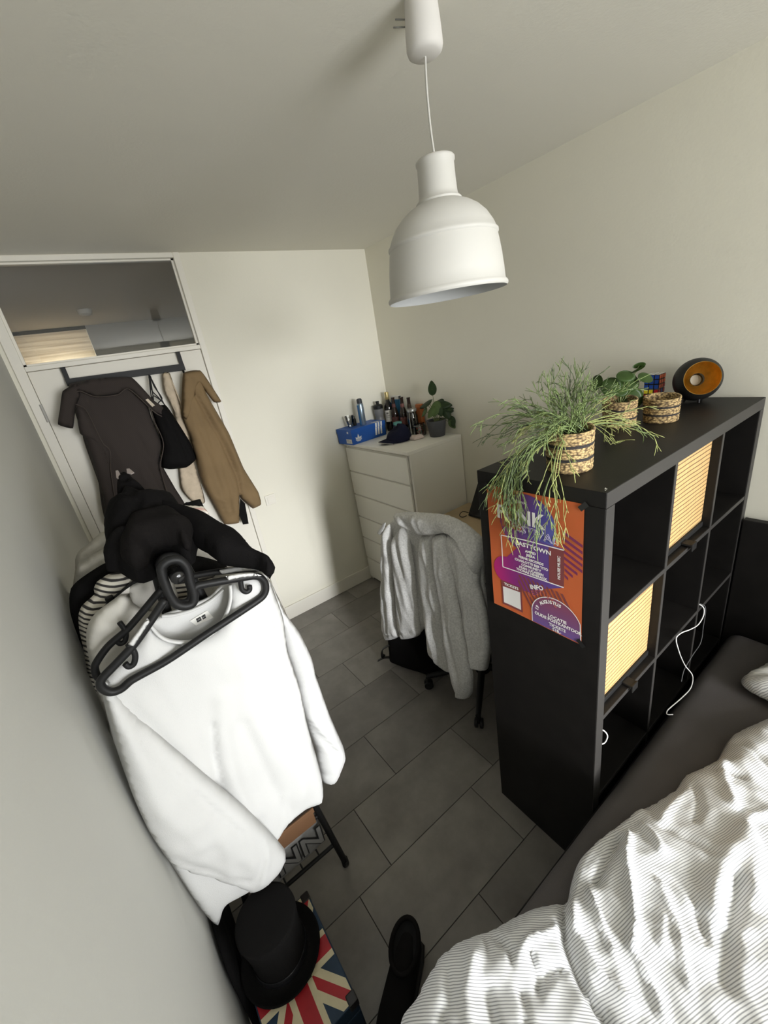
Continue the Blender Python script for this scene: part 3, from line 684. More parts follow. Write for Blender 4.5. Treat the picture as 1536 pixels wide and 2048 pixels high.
bm = NB(); tube(bm, catmull([P3(a, b, 2.222) for a, b in D['brown_lapelL'][:6]], n=6), .0032, 6); tube(bm, catmull([P3(a + .003, b, 2.225) for a, b in D['brown_body'][3:9]], n=6), .003, 6); obj('edge_seam', bm, m_cord_pl, t, True)
bm = NB(); prism(bm, [(-.592, 1.80), (-.578, 1.803), (-.556, 1.762), (-.572, 1.757)], (0, 2.205, 0), *FY, .001); obj('neck_label', bm, mat('cream_label', (.55, .48, .38), .8), t)

m_blkcloth = mat('black_cotton', (.0062, .0058, .0058), .9, var=.15, vscale=10, bump=.3, bscale=350, spec=.12)
t = thing('drawstring_bag', 'black drawstring bag hanging on a door hook between the jackets', 'bag', (-.52, 2.27, 1.6))
obj('pouch', puff(D['black_bag'], (0, 2.262, 0), *FY, thick=.060, edge=.06, drape=((30, 6, .008),), tk=.25, folds=(([(-.55, 1.74), (-.53, 1.55)], .01, -.008), ([(-.515, 1.75), (-.49, 1.6), (-.48, 1.45)], .01, -.008), ([(-.50, 1.70), (-.45, 1.55)], .008, .006), ([(-.60, 1.45), (-.5, 1.40), (-.44, 1.43)], .02, .006)), nz=((9, .008),)), m_blkcloth, t, True)
bm = NB()
for pts in ([(-.560, 1.742), (-.545, 1.83), (-.522, 1.915)], [(-.555, 1.745), (-.538, 1.82), (-.518, 1.917)], [(-.500, 1.752), (-.508, 1.83), (-.518, 1.917)], [(-.497, 1.75), (-.517, 1.80), (-.535, 1.84), (-.524, 1.915)], [(-.548, 1.745), (-.525, 1.77), (-.50, 1.79), (-.516, 1.86), (-.516, 1.915)], [(-.53, 1.75), (-.55, 1.79), (-.535, 1.81), (-.51, 1.78)]):
    tube(bm, catmull([P3(a, b, 2.268 + .03 * max(0, (b - 1.75) / .17)) for a, b in pts], n=6), .0032, 6)
obj('cord', bm, m_blk_plastic, t, True)

m_net = mat('beige_net_cloth', (.52, .43, .32), .9, var=.12, vscale=30, bump=.6, bscale=160)
t = thing('tote_bag', 'limp beige cloth bag hanging behind the tan jacket on the door', 'bag', (-.46, 2.29, 1.5))
obj('sack', puff(D['net_bag'], (0, 2.300, 0), *FY, thick=.018, edge=.03, folds=(([(-.43, 1.9), (-.44, 1.7), (-.41, 1.55)], .006, .006), ([(-.45, 1.85), (-.445, 1.65)], .005, -.006), ([(-.54, 1.35), (-.50, 1.22), (-.47, 1.14)], .006, .006), ([(-.52, 1.40), (-.475, 1.25), (-.46, 1.15)], .005, -.005), ([(-.50, 1.4), (-.46, 1.3)], .006, .005)), nz=((14, .006),)), m_net, t, True)
bm = NB(); tube(bm, catmull([P3(a, b, 2.294) for a, b in ((-.425, 1.917), (-.445, 1.85), (-.455, 1.75), (-.44, 1.66), (-.415, 1.63), (-.405, 1.66), (-.408, 1.75), (-.415, 1.85), (-.425, 1.917))], n=6), .0035, 6); obj('handle', bm, m_net, t, True)

m_tan = mat('tan_canvas', (.190, .126, .060), .85, var=.10, vscale=6, bump=.35, bscale=320)
t = thing('canvas_jacket', 'tan canvas jacket hanging by its collar at the right of the door', 'jacket', (-.28, 2.27, 1.35))
dp('body', 2.255, .040, .035, m_tan, t, drape=((22, 3.2, .007), (40, 14, .0025)), poly=D['tan_body'], res=.012, folds=(([(-.335, 1.80), (-.27, 1.5), (-.235, 1.25), (-.25, 1.12)], .008, -.022), ([(-.30, 1.78), (-.235, 1.52), (-.20, 1.28)], .012, .012), ([(-.31, 1.80), (-.255, 1.62), (-.215, 1.45)], .006, -.010), ([(-.39, 1.55), (-.37, 1.3), (-.35, 1.05)], .03, .014), ([(-.22, 1.2), (-.16, 1.16)], .010, .006), ([(-.21, 1.15), (-.15, 1.10)], .008, -.006), ([(-.40, 1.08), (-.31, 1.05)], .006, -.006), ([(-.41, 1.16), (-.33, 1.10)], .010, .006)))
dp('collar', 2.225, .018, .014, m_tan, t, poly=D['tan_collar'], folds=(([(-.32, 1.89), (-.30, 1.84), (-.36, 1.73)], .008, .006),))
bm = NB(); prism(bm, D['tan_strap'], (0, 2.250, 0), *FY, .004); obj('belt_strap', bm, m_blkcloth, t, label='black strap end hanging out under the hem')
m_btn = mat('brown_button', (.10, .06, .03), .4)
for a, b in ((-.355, .968), (-.340, .965), (-.325, .962), (-.178, 1.032)):
    bm = NB(); lathe(bm, [(0, 0), (.005, 0), (.005, .003), (0, .0035)], 10, T(a, 2.228, b) @ RX(90)); obj('cuff_button', bm, m_btn, t, True, sharp=40)

# ------------------------------------------------------------------ clothes rack by the left wall
RXc = -.848
t = thing('clothes_rack', 'black metal clothes rack with a low shelf standing against the left wall', 'clothes rack', (RXc, 1.05, 0))
ZR = 1.474
bm = NB(); tube(bm, [(RXc, .475, ZR), (RXc, 1.62, ZR)], .0125, 16); obj('rail', bm, m_blk_metal, t, True, sharp=40)
bm = NB(); lathe(bm, [(0, -.010), (.008, -.010), (.014, -.006), (.015, 0), (.015, .03), (0, .03)], 20, T(RXc, .472, ZR) @ RX(-90)); obj('end_cap', bm, mat('glossy_black_cap', (.01, .01, .01), .15), t, True, sharp=40)
for y in (.62, 1.56):
    for s in (1, -1):
        x0 = RXc + s * .184
        bm = NB(); tube(bm, [(x0, y, 0), (RXc + s * .03, y, ZR - .01)], .0115, 12); lg = obj('leg', bm, m_blk_metal, t, True, sharp=40)
        bm = NB(); lathe(bm, [(0, 0), (.014, 0), (.014, .03), (0, .03)], 14, T(x0 - s * .0012, y, .001)); obj('foot_cap', bm, m_blk_plastic, lg, True, sharp=40)
    for z in (.149, .345):
        w_ = .184 - .154 * z / ZR
        bm = NB(); tube(bm, [(RXc - w_, y, z), (RXc + w_, y, z)], .0075, 10); obj('cross_bar', bm, m_blk_metal, t, True, sharp=40)
for z in (.149, .345):
    w_ = .184 - .154 * z / ZR
    for s in (1, -1):
        bm = NB(); tube(bm, [(RXc + s * w_, .62, z), (RXc + s * w_, 1.56, z)], .0065, 10); obj('shelf_rail', bm, m_blk_metal, t, True, sharp=40)
    bm = NB()
    for k_ in (-.6, -.2, .2, .6): tube(bm, [(RXc + w_ * k_, .62, z + .002), (RXc + w_ * k_, 1.56, z + .002)], .003, 6)
    obj('shelf_wire', bm, m_blk_metal, t, True)

# shoe box and grey bag on the shelves
m_card = mat('brown_card', (.17, .085, .04), .7, var=.1)
t = thing('shoe_box', 'brown shoe box with cream stripes on the upper rack shelf', 'box', (-.80, .74, .352))
obj('tray', mbox((-.920, .596, .354), (-.722, .886, .408), .002), m_card, t)
lid = obj('lid', mbox((-.924, .592, .409), (-.718, .890, .430), .002), m_card, t)
bm = NB(); box(bm, (-.920, .597, .4302), (-.722, .886, .4306)); obj('lid_print', bm, mat('dark_brown_print', (.045, .028, .018), .6), lid)
bm = NB()
for k_ in range(5):
    y0 = .602 + k_ * .056
    prism(bm, [(-.915, y0), (-.87, y0 + .004), (-.815, y0 + .011), (-.760, y0 + .024), (-.760, y0 + .048), (-.815, y0 + .034), (-.87, y0 + .026), (-.915, y0 + .022)], (0, 0, .4307), (1, 0, 0), (0, 1, 0), (0, 0, 1), .0004)
obj('stripe', bm, mat('cream_print', (.62, .55, .42), .7), lid)
def text_mesh(bm, s, size, Mx, ext=.0004, align='CENTER', sx=1., bold=0., outline=0.):
    c = bpy.data.curves.new('lettering', 'FONT'); c.body = s; c.size = size; c.align_x = align; c.align_y = 'CENTER'; c.offset = bold
    c.resolution_u = 2
    o = bpy.data.objects.new('lettering', c); COL.objects.link(o)
    dg = bpy.context.evaluated_depsgraph_get(); dg.update()
    if outline:
        c.fill_mode = 'NONE'; c.bevel_depth = outline; c.bevel_resolution = 0
        dg.update()
    me = bpy.data.meshes.new_from_object(o.evaluated_get(dg))
    n0 = len(bm.verts)
    bm.from_mesh(me)
    bm.verts.ensure_lookup_table()
    for v in bm.verts[n0:]: v.co = Mx @ Vector((v.co.x * sx, v.co.y, v.co.z + ext))
    bpy.data.objects.remove(o); bpy.data.meshes.remove(me); bpy.data.curves.remove(c)
def frame(O, U, V, N):
    m = Matrix.Identity(4)
    for i, a in enumerate((U, V, N)):
        for j in range(3): m[j][i] = a[j]
    for j in range(3): m[j][3] = O[j]
    return m
m_greybag = mat('grey_plastic_bag', (.20, .195, .185), .35, var=.15, vscale=18)
t = thing('shopping_bag', 'crumpled grey bag with big outlined letters on the lower rack shelf', 'bag', (-.80, .73, .16))
bm = puff([(-.985, .18), (-.93, .165), (-.85, .160), (-.76, .163), (-.705, .175), (-.700, .235), (-.703, .31), (-.76, .325), (-.85, .32), (-.94, .322), (-.985, .30)], (0, .66, 0), *FY, thick=.03, edge=.03, back=3.2, nz=((16, .012), (40, .004)), folds=(([(-.95, .30), (-.80, .20)], .008, -.008), ([(-.74, .31), (-.72, .20)], .006, .006)))
obj('sack', bm, m_greybag, t, True)
bm = NB(); text_mesh(bm, 'NN', .12, frame((-.80, .622, .245), (1, 0, 0), (0, 0, 1), (0, -1, 0)), bold=.006); obj('lettering', bm, mat('black_print', (.012, .012, .012), .5), t)
bm = NB(); text_mesh(bm, 'NN', .12, frame((-.80, .6205, .245), (1, 0, 0), (0, 0, 1), (0, -1, 0)), bold=.0015); obj('letter_fill', bm, m_greybag, t)

# hung garments, front to back
m_whtcot = mat('white_cotton', (.54, .54, .53), .9, bump=.25, bscale=420)  # white lowered: shade on the front shirts is put into the colour
m_whtcot2 = mat('washed_white_cotton', (.62, .60, .55), .88, var=.05, vscale=8, bump=.3, bscale=380)
def garment(name, label, cat, y, group=None): return thing(name, label, cat, (RXc, y, ZR), group)

t = garment('long_sleeve_shirt', 'white long-sleeved cotton top hanging at the front of the clothes rack', 'shirt', .53)
fs = (([(-.898, 1.053), (-.920, .966), (-.937, .860), (-.945, .74)], .008, -.012), ([(-.855, 1.114), (-.882, 1.004), (-.905, .826), (-.90, .70)], .020, .012), ([(-.78, 1.15), (-.775, .95), (-.75, .65)], .045, .010), ([(-.83, 1.0), (-.82, .75), (-.80, .60)], .018, -.007),
      ([(-1.0, 1.22), (-.97, 1.05), (-.955, .9)], .02, .010), ([(-.69, 1.30), (-.688, 1.1), (-.69, .8)], .008, -.008), ([(-.70, .545), (-.76, .572), (-.81, .572), (-.87, .525)], .0022, -.003), ([(-.66, 1.36), (-.69, 1.28), (-.685, 1.10), (-.68, .93)], .005, -.006), ([(-.80, .68), (-.82, .60), (-.86, .56)], .012, .006), ([(-.88, .66), (-.90, .58)], .010, -.006))
obj('body', puff(D['shirt_body'], (0, .53, 0), *FY, thick=.026, edge=.035, folds=fs, nz=((5, .010), (14, .003)), back=.4, res=.011, drape=((14, 2.5, .005),)), m_whtcot, t, True)
obj('sleeve', puff(D['shirt_sleeve_near'], (0, .487, 0), *FY, thick=.034, edge=.05, back=.5, res=.011, bend=lambda a, b: -.028 * max(0, min(1, (b - .95) / .35)) , folds=(([(-1.034, 1.25), (-1.009, 1.13), (-.972, .965), (-.915, .75), (-.889, .62)], .007, .010), ([(-1.045, 1.22), (-1.022, 1.10), (-.988, .93), (-.935, .72)], .006, -.007), ([(-1.039, 1.229), (-1.054, 1.114), (-1.05, .944), (-1.02, .78)], .02, .008), ([(-.908, .71), (-.901, .618), (-.92, .572), (-.955, .522)], .004, -.006), ([(-.885, .66), (-.893, .60), (-.905, .56), (-.94, .50)], .008, .005), ([(-.899, .624), (-.87, .604)], .004, -.005), ([(-1.085, .79), (-1.045, .69), (-1.007, .60), (-.97, .54)], .012, -.007), ([(-1.0, .85), (-.97, .70), (-.945, .60)], .02, .006)), nz=((7, .008), (18, .003)), drape=((16, 5, .004),)), m_whtcot, t, True)
obj('sleeve', puff(D['shirt_sleeve_far'], (0, .605, 0), *FY, thick=.030, edge=.04, back=.6, res=.011, folds=(([(-.655, .86), (-.617, .731), (-.575, .60)], .006, .010), ([(-.662, .83), (-.63, .71), (-.59, .59)], .006, -.008), ([(-.577, .591), (-.612, .539), (-.650, .511)], .004, -.006), ([(-.645, 1.141), (-.648, 1.025), (-.643, .88)], .008, .006), ([(-.60, 1.05), (-.59, .85)], .012, .007), ([(-.655, .56), (-.63, .52)], .004, -.005)), nz=((8, .008), (18, .003)), drape=((22, 5, .005),)), m_whtcot, t, True)
obj('neck_back', puff(D['shirt_inner'], (0, .575, 0), *FY, thick=.004, edge=.02, back=.5), m_whtcot, t, True)
bm = NB()
tube(bm, catmull([P3(a, b, .512) for a, b in D['neck_front']], n=6), .0075, 8, flat=(1, .55)); tube(bm, catmull([P3(a, b, .566) for a, b in D['neck_back']], n=6), .0065, 8, flat=(1, .55))
obj('collar', bm, m_whtcot, t, True)
bm = NB(); prism(bm, D['label'], (0, .569, 0), *FY, .001); lb = obj('neck_label', bm, mat('label_white', (.75, .74, .70), .6), t)
bm = NB(); prism(bm, D['label_sq1'], (0, .5678, 0), *FY, .0005); prism(bm, D['label_sq2'], (0, .5678, 0), *FY, .0005); obj('printed_square', bm, mat('label_black', (.015, .015, .015), .6), lb)
bm = NB()
for sq, s_ in (('label_sq1', 'UNI'), ('label_sq2', 'QLO')):
    ca = sum(p[0] for p in D[sq]) / 4; cb = sum(p[1] for p in D[sq]) / 4
    text_mesh(bm, s_, .0042, frame((ca, .5671, cb), (.98, 0, .2), (-.2, 0, .98), (0, -1, 0)), 0)
obj('lettering', bm, m_whtcot, lb)

def hanger_tube(bm, pts, y, r, closed=False):
    tube(bm, catmull([P3(a, b, y) for a, b in pts], closed, n=7), r, 10, closed)
t = thing('clothes_hanger', 'empty black plastic hanger in front of the white long-sleeved top', 'hanger', (RXc, .49, ZR), 'black plastic hangers')
bm = NB(); hanger_tube(bm, [(-.849 + (a + .849) * .90, 1.451 + (b - 1.451) * .92) for a, b in D['h_ring']], .49, .0100, True); obj('ring', bm, m_blk_plastic, t, True)
bm = NB(); hanger_tube(bm, D['h_line'], .49, .0088); obj('frame', bm, m_blk_plastic, t, True)
bm = NB(); hanger_tube(bm, D['h_hook_a'], .49, .0062); obj('strap_hook', bm, m_blk_plastic, t, True)
bm = NB(); hanger_tube(bm, D['h_hook_b'], .49, .0062); obj('strap_hook', bm, m_blk_plastic, t, True)
t = thing('clothes_hanger', 'black hanger half hidden between the two white tops', 'hanger', (RXc, .585, ZR), 'black plastic hangers')
bm = NB(); hanger_tube(bm, [(-.848 + (a + .848) * .90, 1.422 + (b - 1.422) * .94) for a, b in D['h2_ring']], .585, .0092, True); obj('ring', bm, m_blk_plastic, t, True)
bm = NB(); hanger_tube(bm, D['h2_a'], .585, .0082); hanger_tube(bm, D['h2_b'], .585, .0082); obj('frame', bm, m_blk_plastic, t, True)
bm = NB(); hanger_tube(bm, [(a - .006, b + .01) for a, b in D['h_hook_a']], .585, .0058); obj('strap_hook', bm, m_blk_plastic, t, True)

t = thing('clothes_hanger', 'black hanger arm showing between the striped top and the greyish tee', 'hanger', (RXc, .715, ZR), 'black plastic hangers')
bm = NB(); hanger_tube(bm, [(-.87, 1.44), (-.925, 1.405), (-.965, 1.388), (-1.01, 1.365), (-1.048, 1.338), (-1.066, 1.30)], .722, .0062); obj('frame', bm, m_blk_plastic, t, True)
bm = NB(); box(bm, (-1.004, .712, 1.366), (-.986, .728, 1.392), .003); obj('clip', bm, m_blk_plastic, t)
t = bpy.data.objects['long_sleeve_shirt']
for nm, pl, y_ in (('shoulder_edge', [(-.751, 1.409), (-.709, 1.399), (-.666, 1.383), (-.650, 1.358), (-.660, 1.365), (-.711, 1.385), (-.748, 1.396)], .570), ('shoulder_edge', [(-.756, 1.431), (-.731, 1.425), (-.697, 1.412), (-.679, 1.395), (-.698, 1.402), (-.729, 1.413), (-.753, 1.418)], .474), ('shoulder_edge', [(-.978, 1.375), (-.954, 1.393), (-.929, 1.412), (-.927, 1.402), (-.953, 1.380), (-.971, 1.365)], .474)):
    obj(nm, puff(pl, (0, y_, 0), *FY, thick=.003, edge=.006, res=.005, tk=.2), m_whtcot, t, True)
t = garment('tee_shirt', 'greyish white tee hanging behind the front white top', 'shirt', .66)
obj('body', puff(D['tee'], (0, .66, 0), *FY, thick=.025, edge=.04, nz=((6, .008),), folds=(([(-1.02, 1.36), (-.97, 1.30), (-.93, 1.2)], .02, .010), ([(-1.0, 1.30), (-.99, 1.2)], .015, -.008))), m_whtcot2, t, True)
obj('neck_back', puff(D['tee_inner'], (0, .71, 0), *FY, thick=.004, edge=.02), m_whtcot2, t, True)
m_stripe = stripe_mat('black_white_knit', (.70, .66, .57), (.035, .032, .030), .0135, .42, (.30, 0, .95), warp=.05, wscale=5, rough=.85, soft=.05)
t = garment('striped_shirt', 'black and cream striped top hanging third on the rack', 'shirt', .76)
obj('body', puff(D['stripe'], (0, .76, 0), *FY, thick=.03, edge=.05, nz=((6, .010),), folds=(([(-1.0, 1.42), (-1.02, 1.35)], .015, -.010),)), m_stripe, t, True)
t = garment('dark_knit', 'black knit hanging behind the striped top', 'sweater', .86)
obj('body', puff(D['dark_knit'], (0, .86, 0), *FY, thick=.035, edge=.05, nz=((6, .010),)), m_blkcloth, t, True)
m_gmarl = mat('pale_grey_marl', (.46, .44, .39), .9, var=.12, vscale=60, bump=.4, bscale=300)
t = garment('grey_sweatshirt', 'pale grey sweatshirt hanging in front of the last grey one', 'sweater', .96)
obj('body', puff(D['grey_near'], (0, .96, 0), *FY, thick=.035, edge=.05, nz=((6, .010),)), m_gmarl, t, True)
t = garment('grey_sweatshirt', 'pale grey sweatshirt hanging furthest back on the rack by the door', 'sweater', 1.06)
obj('body', puff(D['grey_far'], (0, 1.06, 0), *FY, thick=.035, edge=.05, nz=((6, .010),)), m_gmarl, t, True)

# black clothes thrown on top of the rack
m_blkj = mat('black_fleece', (.0060, .0055, .0055), .95, var=.12, vscale=14, bump=.4, bscale=260, spec=.1)
PO = (-.855, .66, 1.478); PU = (1, 0, 0); PV = (0, .9326, .361); PN = (0, -.361, .9326)
t = thing('black_jacket', 'crumpled black jacket thrown over the top of the clothes rack', 'jacket', PO)
obj('body', puff(D['pile'], PO, PU, PV, PN, thick=.10, edge=.09, back=.25, res=.009, nz=((14, .022), (35, .006)), folds=(([(-.09, .05), (-.02, .03), (.05, .06)], .012, -.018), ([(-.03, .19), (.0, .1), (-.04, .0)], .012, -.012))), m_blkj, t, True)
obj('pocket_flap', puff(D['pile_pocket'], [PO[i] + PN[i] * .055 for i in range(3)], PU, PV, PN, thick=.05, edge=.04, back=.8, res=.008, nz=((18, .008),)), mat('washed_black_cotton', (.0085, .0075, .0072), .95, bump=.4, bscale=300, spec=.1), t, True)
obj('sleeve', puff(D['pile_sleeve'], [PO[i] + PN[i] * .0 for i in range(3)], PU, PV, PN, thick=.055, edge=.04, back=.7, res=.009, bend=lambda a, b: .02 - .25 * max(0, a - .10), nz=((16, .010),), folds=(([(.06, .14), (.14, .04), (.19, -.08)], .010, -.012), ([(.09, .12), (.17, .0)], .008, .008))), m_blkj, t, True)
obj('hood', puff(D['pile_lump'], [PO[i] + PN[i] * .05 for i in range(3)], PU, PV, PN, thick=.03, edge=.02, back=1, res=.006, nz=((40, .012),)), m_blkj, t, True)
bm = NB(); prism(bm, D['pile_white'], [PO[i] + PN[i] * .078 for i in range(3)], PU, PV, PN, .003); prism(bm, D['pile_white2'], [PO[i] + PN[i] * .08 for i in range(3)], PU, PV, PN, .003)
obj('lining', bm, mat('pale_lining', (.30, .26, .24), .8), t, label='pale lining showing at the crumpled hood')
t = thing('paper_bag', 'white and pink flat paper bag sticking out behind the black jacket', 'bag', PO)
bm = puff(D['pile_paper'], [PO[i] + PN[i] * .03 for i in range(3)], PU, PV, PN, thick=.006, edge=.01, res=.006, smooth_outline=False)
obj('sheet', bm, stripe_mat('pink_white_print', (.72, .66, .58), (.60, .34, .28), .03, .22, (.5, .85, .3), warp=.03, rough=.6, soft=.1), t, True)
bm = puff(D['pile_flap'], [PO[i] + PN[i] * .028 for i in range(3)], PU, PV, PN, thick=.006, edge=.01, res=.006, smooth_outline=False); obj('flap', bm, m_blkcloth, t, True)

# ------------------------------------------------------------------ union flag case with a top hat, shoe
m_blue = mat('navy_print', (.010, .030, .060), .55, var=.2, vscale=25); m_red = mat('red_print', (.33, .012, .018), .5, var=.15, vscale=25); m_cream = mat('cream_print', (.56, .50, .33), .55, var=.1, vscale=25)
m_leath = mat('black_leather', (.012, .011, .011), .4, bump=.3, bscale=200)
cx0, cx1, cy0, cy1, cz = -1.066, -.836, .186, .498, .25
t = thing('trunk', 'small storage trunk printed with a red white and blue union flag below the clothes', 'trunk', ((cx0 + cx1) / 2, (cy0 + cy1) / 2, 0))
obj('body', mbox((cx0, cy0, .004), (cx1, cy1, cz - .06), .004), m_blue, t)
lid = obj('lid', mbox((cx0, cy0, cz - .058), (cx1, cy1, cz), .004), m_blue, t)
def clip(poly, x0, x1, y0, y1):
    def cl(P, f, g):
        o = []
        for i in range(len(P)):
            a, b = P[i - 1], P[i]; fa, fb = f(a), f(b)
            if (fa >= 0) != (fb >= 0): s = fa / (fa - fb); o.append((a[0] + (b[0] - a[0]) * s, a[1] + (b[1] - a[1]) * s))
            if fb >= 0: o.append(b)
        return o
    for f in (lambda p: p[0] - x0, lambda p: x1 - p[0], lambda p: p[1] - y0, lambda p: y1 - p[1]): poly = cl(poly, f, None)
    return poly
def flag(bmw, bmr, x0, x1, y0, y1, O, U, V, N):
    cx, cy = (x0 + x1) / 2, (y0 + y1) / 2; w, h = x1 - x0, y1 - y0
    for sx, sy in ((1, 1), (1, -1)):
        dx, dy = w * sx, h * sy; L = math.hypot(dx, dy); nx, ny = -dy / L, dx / L
        for hw, b, e in ((.030, bmw, .0003), (.011, bmr, .0006)):
            pl = clip([(cx - dx + nx * hw, cy - dy + ny * hw), (cx + dx + nx * hw, cy + dy + ny * hw), (cx + dx - nx * hw, cy + dy - ny * hw), (cx - dx - nx * hw, cy - dy - ny * hw)], x0, x1, y0, y1)
            prism(b, pl, O, U, V, N, e)
    for hw, b, e in ((.037, bmw, .0009), (.021, bmr, .0012)):
        prism(b, [(cx - hw, y0), (cx + hw, y0), (cx + hw, y1), (cx - hw, y1)], O, U, V, N, e); prism(b, [(x0, cy - hw), (x1, cy - hw), (x1, cy + hw), (x0, cy + hw)], O, U, V, N, e)
bw, br = NB(), NB(); flag(bw, br, cx0 + .004, cx1 - .004, cy0 + .004, cy1 - .004, (0, 0, cz), (1, 0, 0), (0, 1, 0), (0, 0, 1))
obj('white_print', bw, m_cream, lid); obj('red_print', br, m_red, lid)
for x, y in ((cx0, cy0), (cx1, cy0), (cx0, cy1), (cx1, cy1)):
    bm = NB(); sx = 1 if x == cx0 else -1; sy = 1 if y == cy0 else -1
    box(bm, (min(x - sx * .002, x + sx * .026), min(y - sy * .002, y + sy * .026), cz - .03), (max(x - sx * .002, x + sx * .026), max(y - sy * .002, y + sy * .026), cz + .0025), .004, 2)
    obj('corner_cap', bm, m_leath, t)
m_felt = mat('black_felt', (.0075, .0072, .0070), .97, bump=.4, bscale=500, spec=.08)
hx, hy, hz = -.962, .408, cz + .004
t = thing('top_hat', 'black felt top hat lying crown up on the union flag trunk', 'hat', (hx, hy, hz))
bm = NB()
lathe(bm, [(.076, .004), (.088, .002), (.102, .003), (.113, .009), (.117, .013), (.116, .0165), (.110, .0135), (.098, .008), (.083, .007), (.0775, .010)], 56, T(hx, hy, hz)); obj('brim', bm, m_felt, t, True)
bm = NB(); lathe(bm, [(.078, .006), (.076, .03), (.076, .09), (.080, .14), (.085, .180), (.084, .188), (.077, .1905), (.04, .190), (0, .189)], 56, T(hx, hy, hz)); obj('crown', bm, m_felt, t, True)
bm = NB(); lathe(bm, [(.0785, .010), (.0795, .012), (.0785, .036), (.0772, .037)], 56, T(hx, hy, hz)); obj('hat_band', bm, mat('black_satin', (.008, .008, .009), .4, spec=.3), t, True)

# black bag tucked behind the hat against the wall
t = thing('black_bag', 'flat black bag wedged against the left wall behind the top hat', 'bag', (-1.085, .56, 0))
obj('pouch', puff([(.40, .02), (.80, .02), (.80, .30), (.72, .36), (.50, .36), (.42, .30)], (-1.096, 0, 0), (0, 1, 0), (0, 0, 1), (1, 0, 0), thick=.022, edge=.06, back=.3, nz=((12, .006),)), m_blkcloth, t, True)

# ankle boot beside the bed
m_suede = mat('black_suede', (.009, .0083, .0080), .95, var=.15, vscale=20, bump=.4, bscale=300, spec=.12)
t = thing('ankle_boot', 'black suede slip-on boot on the floor at the foot of the bed', 'shoe', (-.72, .20, 0))
Mb = T(-.612, .262, 0) @ RZ(213)
def loft(bm, secs, M, n=28, cap0=True, cap1=True):
    rings = []
    for x, hw, z0, z1, p in secs:
        ring = []
        for k in range(n):
            a = 2 * PI * k / n; c, s = math.cos(a), math.sin(a)
            yy = hw * (abs(c) ** (2 / p)) * (1 if c > 0 else -1); zz = (z0 + z1) / 2 + (z1 - z0) / 2 * (abs(s) ** (2 / p)) * (1 if s > 0 else -1)
            ring.append(bm.verts.new(M @ Vector((x, yy, zz))))
        rings.append(ring)
    for A, B in zip(rings, rings[1:]):
        for k in range(n): bm.faces.new((A[k], A[(k + 1) % n], B[(k + 1) % n], B[k]))
    if cap0: bm.faces.new(rings[0][::-1])
    if cap1: bm.faces.new(rings[-1])
    return rings
bm = NB(); loft(bm, [(-.012, .015, .018, .10, 2), (-.006, .030, .016, .112, 2.2), (.02, .040, .016, .116, 2.4), (.06, .043, .016, .112, 2.4), (.10, .044, .016, .104, 2.4), (.14, .047, .016, .088, 2.4), (.18, .050, .016, .072, 2.4), (.22, .048, .016, .062, 2.4), (.25, .040, .016, .052, 2.3), (.272, .026, .017, .042, 2.2), (.282, .010, .018, .034, 2)], Mb)
obj('upper', bm, m_suede, t, True)
bm = NB(); loft(bm, [(-.016, .020, 0, .018, 4), (-.008, .036, 0, .018, 5), (.03, .045, 0, .018, 6), (.10, .046, 0, .018, 6), (.18, .054, 0, .018, 6), (.24, .048, 0, .018, 6), (.275, .032, 0, .018, 5), (.290, .014, 0, .018, 4)], Mb); obj('sole', bm, m_blk_plastic, t, True, sharp=40)
bm = NB(); ell = [Mb @ Vector((.047 + .062 * math.cos(a), .043 * math.sin(a), .121 + .016 * math.cos(a) * -1)) for a in (2 * PI * k / 32 for k in range(32))]
tube(bm, ell, .0075, 8, True); obj('collar', bm, m_suede, t, True)
bm = NB(); ring = [bm.verts.new(Mb @ Vector((.047 + .060 * math.cos(a), .041 * math.sin(a), .1195 - .014 * math.cos(a)))) for a in (2 * PI * k / 32 for k in range(32))]
low = [bm.verts.new(Mb @ Vector((.047 + .048 * math.cos(a), .031 * math.sin(a), .106 - .012 * math.cos(a)))) for a in (2 * PI * k / 32 for k in range(32))]
for i in range(32): bm.faces.new((ring[i], ring[(i + 1) % 32], low[(i + 1) % 32], low[i]))
bm.faces.new(low); obj('lining', bm, m_dark, t, True)
# ------------------------------------------------------------------ office chair with a hoodie
hubx, huby = .436, .868
t = thing('desk_chair', 'black swivel desk chair on castors covered by a grey hoodie', 'chair', (hubx, huby, 0))
for k_ in range(5):
    a = math.radians(145 + 72 * k_); dx, dy = math.cos(a), math.sin(a)
    bm = NB(); tube(bm, [(hubx + dx * .03, huby + dy * .03, .115), (hubx + dx * .18, huby + dy * .18, .10), (hubx + dx * .325, huby + dy * .325, .082)], [.022, .020, .015], 10, flat=(.9, .9))
    lg = obj('leg', bm, m_blk_plastic, t, True, sharp=40)
    cxk, cyk = hubx + dx * .318, huby + dy * .318
    for s in (-1, 1):
        bm = NB(); lathe(bm, [(0, -.008), (.022, -.008), (.0255, -.005), (.0255, .005), (.022, .008), (0, .008)], 22, T(cxk - dy * .014 * s, cyk + dx * .014 * s, .0265) @ RZ(math.degrees(a)) @ RX(90)); obj('castor_wheel', bm, m_blk_plastic, lg, True, sharp=40)
    bm = NB(); box(bm, (cxk - .010, cyk - .010, .03), (cxk + .010, cyk + .010, .075), .003); obj('castor_fork', bm, m_blk_plastic, lg)
bm = NB(); lathe(bm, [(0, .08), (.042, .08), (.042, .14), (.028, .15), (.028, .30), (.018, .305), (.018, .41), (0, .41)], 24, T(hubx, huby, 0)); obj('gas_column', bm, m_blk_plastic, t, True, sharp=40)
bm = NB(); box(bm, (.235, huby - .235, .41), (.69, huby + .235, .48), .03, 4); obj('seat', bm, m_blkcloth, t, True)
